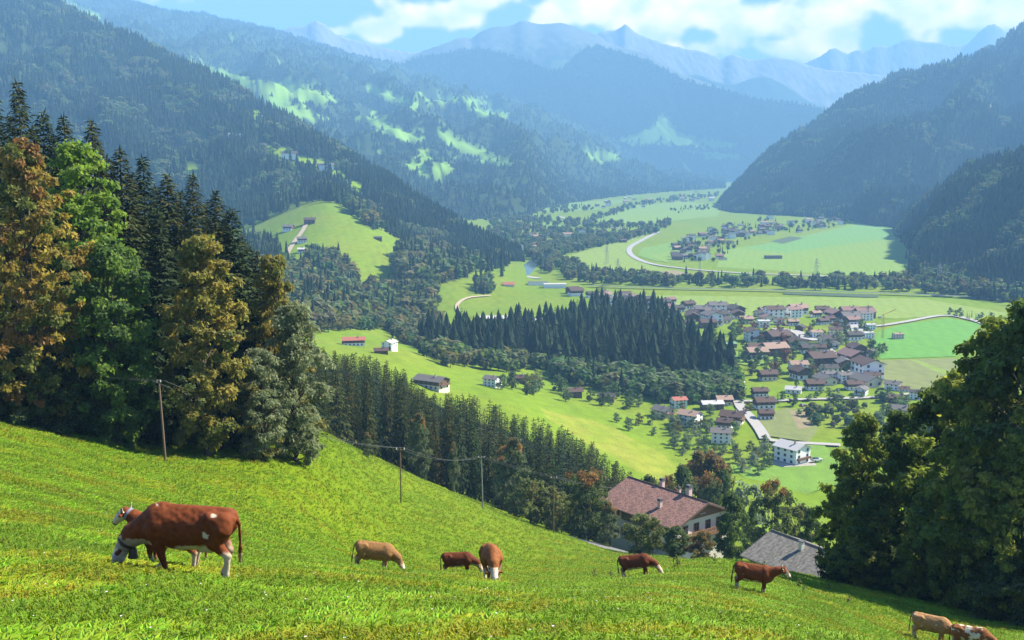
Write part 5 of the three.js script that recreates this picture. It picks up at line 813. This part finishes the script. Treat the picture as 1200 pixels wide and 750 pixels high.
function cow(shape, label, pos, yaw, scale, o) {
  const { pos: P, nor: N, group, K } = shape, n = group.length, col = new Float32Array(n * 3), sd = o.seed * 7.7, br = o.coat, wt = o.white ?? [.62, .52, .38];
  for (let i = 0; i < n; i++) {
    const x = P[i * 3], y = P[i * 3 + 1], z = P[i * 3 + 2], q = fbm3(x * 2.1 + sd, y * 2.1, z * 2.1 + sd, 3), f = .86 + .34 * fbm3(x * 9, y * 5 + sd, z * 9, 3) + .16 * n3(x * 55, y * 22, z * 55); let c = br.map((v) => v * f), w = 0;
    if (group[i] === 'head') { const t = (x - K.P[0]) * K.u[0] + (y - K.P[1]) * K.u[1]; w = q + .35 * n3(x * 9, y * 9, z * 5 + sd) > (o.face ?? .25) && t < .3 ? .1 : 1; if (t > Math.hypot(K.M[0] - K.P[0], K.M[1] - K.P[1]) - .02) { w = 1; c = [.14, .09, .075]; col.set(c, i * 3); continue; } }
    else if (group[i] === 'leg') { w = sstep(.50 + .25 * q - y + (x > 0 ? -.16 : .10) * (o.socks ?? 1), 0, .22) * .75; }
    else if (group[i] === 'body') w = Math.max(sstep(.68 + .12 * q - y, 0, .06) * (o.belly ?? 1), sstep(q + .12 * n3(x * 14, y * 14, z * 14), o.patch ?? .42, (o.patch ?? .42) + .14), x < -.45 && x > -.8 && y < .86 + .3 * q ? sstep(q, .0, .25) * .85 : 0, y > 1.24 ? sstep(q, o.saddle ?? .3, (o.saddle ?? .3) + .15) * .8 : 0);
    else if (group[i] === 'neck') w = y < K.B[2][1][1] - .28 + .15 * q ? .6 * (o.belly ?? 1) : 0;
    else if (group[i] === 'tail') w = y < .5 ? .25 : 0;
    if (y < .055) { c = [.06, .045, .035]; w = 0; }
    c = mix3(c, wt.map((v) => v * (.88 + .2 * q)), clamp(w, 0, 1)); col.set(c, i * 3);
  }
  const g = new THREE.BufferGeometry(); g.setAttribute('position', new THREE.BufferAttribute(P, 3)); g.setAttribute('normal', new THREE.BufferAttribute(N, 3)); g.setAttribute('color', new THREE.BufferAttribute(col, 3));
  const t = thing('cow', label, 'cow', 'cows grazing on the pasture', pos, yaw, scale); if (o.tilt) t.rotation.z = o.tilt;
  part(t, 'body', g, hide);
  const on = K.on; for (const s of [1, -1]) { const a = on(-.02, .08 * s); part(t, 'horn', limb([V(...a), V(a[0] - K.u[0] * .06 , a[1] + .03, a[2] + .11 * s), V(a[0] - K.u[0] * .16 + .07, a[1] + .15 - K.u[1] * .05, a[2] + .15 * s)], .032, .009, 7), hornMat); const e = on(.19, .108 * s); part(t, 'eye', new THREE.SphereGeometry(.022, 10, 8).translate(e[0] + .02, e[1] + .02, e[2]), eyeMat); }
  if (o.strap) { const Nk = shape.K.B.find((b) => b[0] === 'neck' && b[3] === shape.K.P) ?? shape.K.B[0], a = V(...Nk[1]).lerp(V(...Nk[3]), .55), d = V(...Nk[3]).sub(V(...Nk[1])).normalize(), ring = new THREE.CylinderGeometry(.172, .178, .07, 24, 1, true).applyQuaternion(new THREE.Quaternion().setFromUnitVectors(UP, d)).translate(a.x, a.y, a.z); part(t, 'collar', ring, o.strap).material.side = THREE.DoubleSide;
    if (o.bell) { const bp = a.clone().add(V(.03, -.22, 0)); part(t, 'bell', new THREE.LatheGeometry([[.001, .14], [.06, .13], [.085, .05], [.10, -.06], [.115, -.10], [.105, -.10], [.001, -.06]].map(([x, y]) => new THREE.Vector2(x * .85, y * .85)), 20).translate(bp.x - .14, bp.y + .0, bp.z), bellMat); } }
  return t;
}
const graze = { neck: [.98, .74, 0], poll: [1.17, .46, .02], muzzle: [1.33, .085, .03], tail: .02, legs: [[.06, .02], [-.16, -.10]] };
const grazeB = { neck: [.97, .78, .04], poll: [1.16, .52, .06], muzzle: [1.36, .11, .08], tail: -.02, legs: [[-.10, .06], [.10, -.08]] };
const stand = { neck: [.94, 1.22, .02], poll: [1.20, 1.34, .03], muzzle: [1.50, 1.03, .05], tail: .04, legs: [[.02, .04], [-.06, -.06]] };
const shG = cowShape(graze, 112), shGb = cowShape(grazeB, 84), shS = cowShape(stand, 96);
const RED = [.155, .038, .009], DEEP = [.115, .027, .007], GINGER = [.22, .075, .019], FAWN = [.25, .125, .042];
const foot = (px, d) => onGround(px, d);
const slopeTilt = (p, yaw, s) => { const dx = Math.cos(yaw), dz = -Math.sin(yaw), a = ground(p.x + dx * .6 * s, -(p.z + dz * .6 * s)), b = ground(p.x - dx * .7 * s, -(p.z - dz * .7 * s)); return [Math.atan2(a - b, 1.3 * s), (a + b) / 2]; };
function putCow(shape, label, px, d, yaw, s, o) { const p = foot(px, d), [tilt, y] = slopeTilt(p, yaw, s); p.y = y - .02 + (o.lift ?? 0); return cow(shape, label, p, yaw, s, { ...o, tilt: tilt * (o.level ?? .7) }); }
putCow(shG, 'large red brown cow with a bell grazing head down', 203, 20.8, Math.PI - .08, 1.08, { seed: 1, coat: RED, strap: strapMat, bell: true, patch: .95, saddle: .5, face: .9, level: .35 });
putCow(shS, 'horned white faced cow standing behind the large grazing cow', 184, 23.4, Math.PI - .22, .87, { seed: 2, coat: RED, strap: greyStrap, face: .42, saddle: .9, patch: .95, white: [.6, .48, .34] });
putCow(shGb, 'fawn cow with white head grazing alone before the slope', 432, 47, .12, 1.0, { seed: 3, coat: FAWN, belly: .2, patch: .8, saddle: .9, socks: .2, face: .5 });
putCow(shGb, 'small dark red calf like cow beside the front facing cow', 536, 52, .06, .88, { seed: 4, coat: DEEP, patch: .8, saddle: .9, belly: .6, face: .6 });
putCow(shGb, 'ginger cow facing the viewer with lowered white head', 576, 41, -1.42, 1.1, { seed: 5, coat: GINGER, patch: .8, saddle: .9, face: .4 });
putCow(shGb, 'dark red brown cow grazing in front of the farmhouse', 753, 58, -.08, 1.0, { seed: 6, coat: DEEP, patch: .8, saddle: .9, face: .6 });
putCow(shS, 'red brown cow standing head raised near the barn', 893, 47, -.22, .98, { seed: 7, coat: RED, patch: .9, saddle: .9, face: .0 });
putCow(shGb, 'pale tan cow with bony hips on the steep lower slope', 1112, 51, -.42, 1.02, { seed: 8, coat: [.36, .19, .075], patch: .6, saddle: .55, belly: .3, face: .3 });
putCow(shGb, 'brown and white spotted cow ahead of the pale tan cow', 1163, 49.5, -.45, .97, { seed: 9, coat: GINGER, patch: .12, saddle: .0, face: .3 });
console.log('cows done');

// ---------- grass and meadow herbs ----------
{
  const grassMat = vmat({ transmission: .42, thickness: 0, roughness: .8, specularIntensity: .3 });
  const tuft = (seed, blades, len, wid, spread) => { const r = rngOf(seed), L = new Leaves(); for (let k = 0; k < blades; k++) { const a = r() * 6.2832, o = V(Math.cos(a), 0, Math.sin(a)), p = o.clone().multiplyScalar(spread * r()), l = len * (.55 + .7 * r()), lean = .25 + .75 * r(), m = p.clone().addScaledVector(o, l * lean * .35).add(V(0, l * .62, 0)), e = p.clone().addScaledVector(o, l * lean).add(V(0, l * (.95 - lean * .35), 0)), s = V(-o.z, 0, o.x).multiplyScalar(wid / 2), b = .7 + .6 * r(), c = [.175 * b, .275 * b, .003 * b]; L.tri(p.clone().add(s), p.clone().sub(s), m, c); const m2 = m.clone().add(s.clone().multiplyScalar(.9)), m3 = m.clone().sub(s.clone().multiplyScalar(.9)); L.tri(p.clone().sub(s), m3, m2, c); L.tri(m3, e, m2, c); } return L.build(); };
  const herb = (seed, n, len) => { const r = rngOf(seed), L = new Leaves(); for (let k = 0; k < n; k++) { const a = k / n * 6.2832 + r(), o = V(Math.cos(a), .25 + .5 * r(), Math.sin(a)).normalize(), b = .75 + .6 * r(); L.quad(V(0, .01, 0), o, V(-o.x * .5, 1, -o.z * .5).normalize(), len * (.6 + .7 * r()), len * .34, [.155 * b, .265 * b, .004 * b], .6); } return L.build(); };
  const bloom = (() => { const L = new Leaves(); for (let k = 0; k < 7; k++) { const a = k / 7 * 6.2832; L.quad(V(0, .09, 0), V(Math.cos(a), .5, Math.sin(a)).normalize(), V(0, 1, 0), .016, .012, [.6, .52, .5], .1); } L.quad(V(0, 0, 0), V(.05, 1, 0).normalize(), V(1, 0, 0), .09, .006, [.08, .16, .02], 0); return L.build(); })();
  const kinds = [tuft(601, 11, .10, .014, .07), tuft(602, 9, .075, .018, .08), herb(603, 8, .12), herb(604, 11, .09), tuft(606, 14, .075, .022, .16)], lists = kinds.map(() => []), blooms = [], r = rngOf(605);
  const put = (d, wide, big) => {
    const x = (r() * 2 - 1) * wide, p = V(x, ground(x, d) - .01, -d), q = fbm2(x * .22, d * .22, 3), dry = fbm2(x * .12 + 30, d * .12, 3), tint = [1 + .35 * q + (dry > .22 ? .7 : 0) * r(), 1 + .25 * q, 1], s = big * (.7 + .7 * r() + .5 * Math.max(0, q));
    const k = big > 1.6 ? 4 : q + .5 * (r() - .5) > .08 ? 2 + (r() < .5 ? 1 : 0) : r() < .6 ? 0 : 1; lists[k].push([p, s, s * (.8 + .5 * r()), r() * 6.28, tint.map((v) => v * (.8 + .4 * r()))]);
    if (r() < .004 && big < 1.6) blooms.push([p.clone(), 1 + .5 * r(), .8 + .7 * r(), r() * 6, 1]);
  };
  for (let d = 7; d < 125; d += .25) { const dens = 150 * Math.min(1, Math.pow(19 / d, 1.25)) * (1 - sstep(d, 35, 125)), wide = .52 * d + 4, n = dens * 2 * wide * .25; for (let k = 0; k < n; k++) put(d + r() * .25, wide, 1 + Math.max(0, Math.min(d, 90) - 30) * .008); }
  for (let d = 60; d < 190; d += .5) { const wide = .5 * d, n = 5 * sstep(d, 60, 110) * (1 - .6 * sstep(d, 120, 190)) * 2 * wide * .5 * .7; for (let k = 0; k < n; k++) put(d + r() * .5, wide, 1.7); }
  kinds.forEach((g, k) => { scatter(k === 2 || k === 3 ? 'meadow_herbs_grass' : 'pasture_grass', k === 2 || k === 3 ? 'broad leaved herbs growing through the pasture turf' : 'tufted green pasture grass covering the slope', g, grassMat, lists[k]); });
  scatter('clover_bloom_grass', 'tiny pale clover blooms scattered in the pasture', bloom, vmat({ roughness: .9 }), blooms);
  console.log('grass', lists.map((l) => l.length).join(' '), blooms.length);
  // taller weeds on the lower brow
  const weed = broadleaf(607, { h: .9, w: .55, clumps: 12, per: 9, leaf: .14, rc: .14, boughs: 5, cols: [[[.10, .09, .03], 2], [[.08, .11, .02], 2]], bare: .1, trunk: .012 });
  [[955, 57], [948, 60], [845, 70], [700, 80], [800, 66], [870, 60], [1010, 58], [905, 72], [930, 70], [770, 78], [985, 66], [720, 76], [820, 74]].forEach(([px, d], i) => { const w = plant(weed, 'pasture_weed', 'brownish tall weed left standing on the grazed brow', 'weeds left standing on the brow', onGround(px, d), .5 + .12 * (i % 5), i); w.userData.category = 'weed'; });
}
renderer.render(scene, camera);
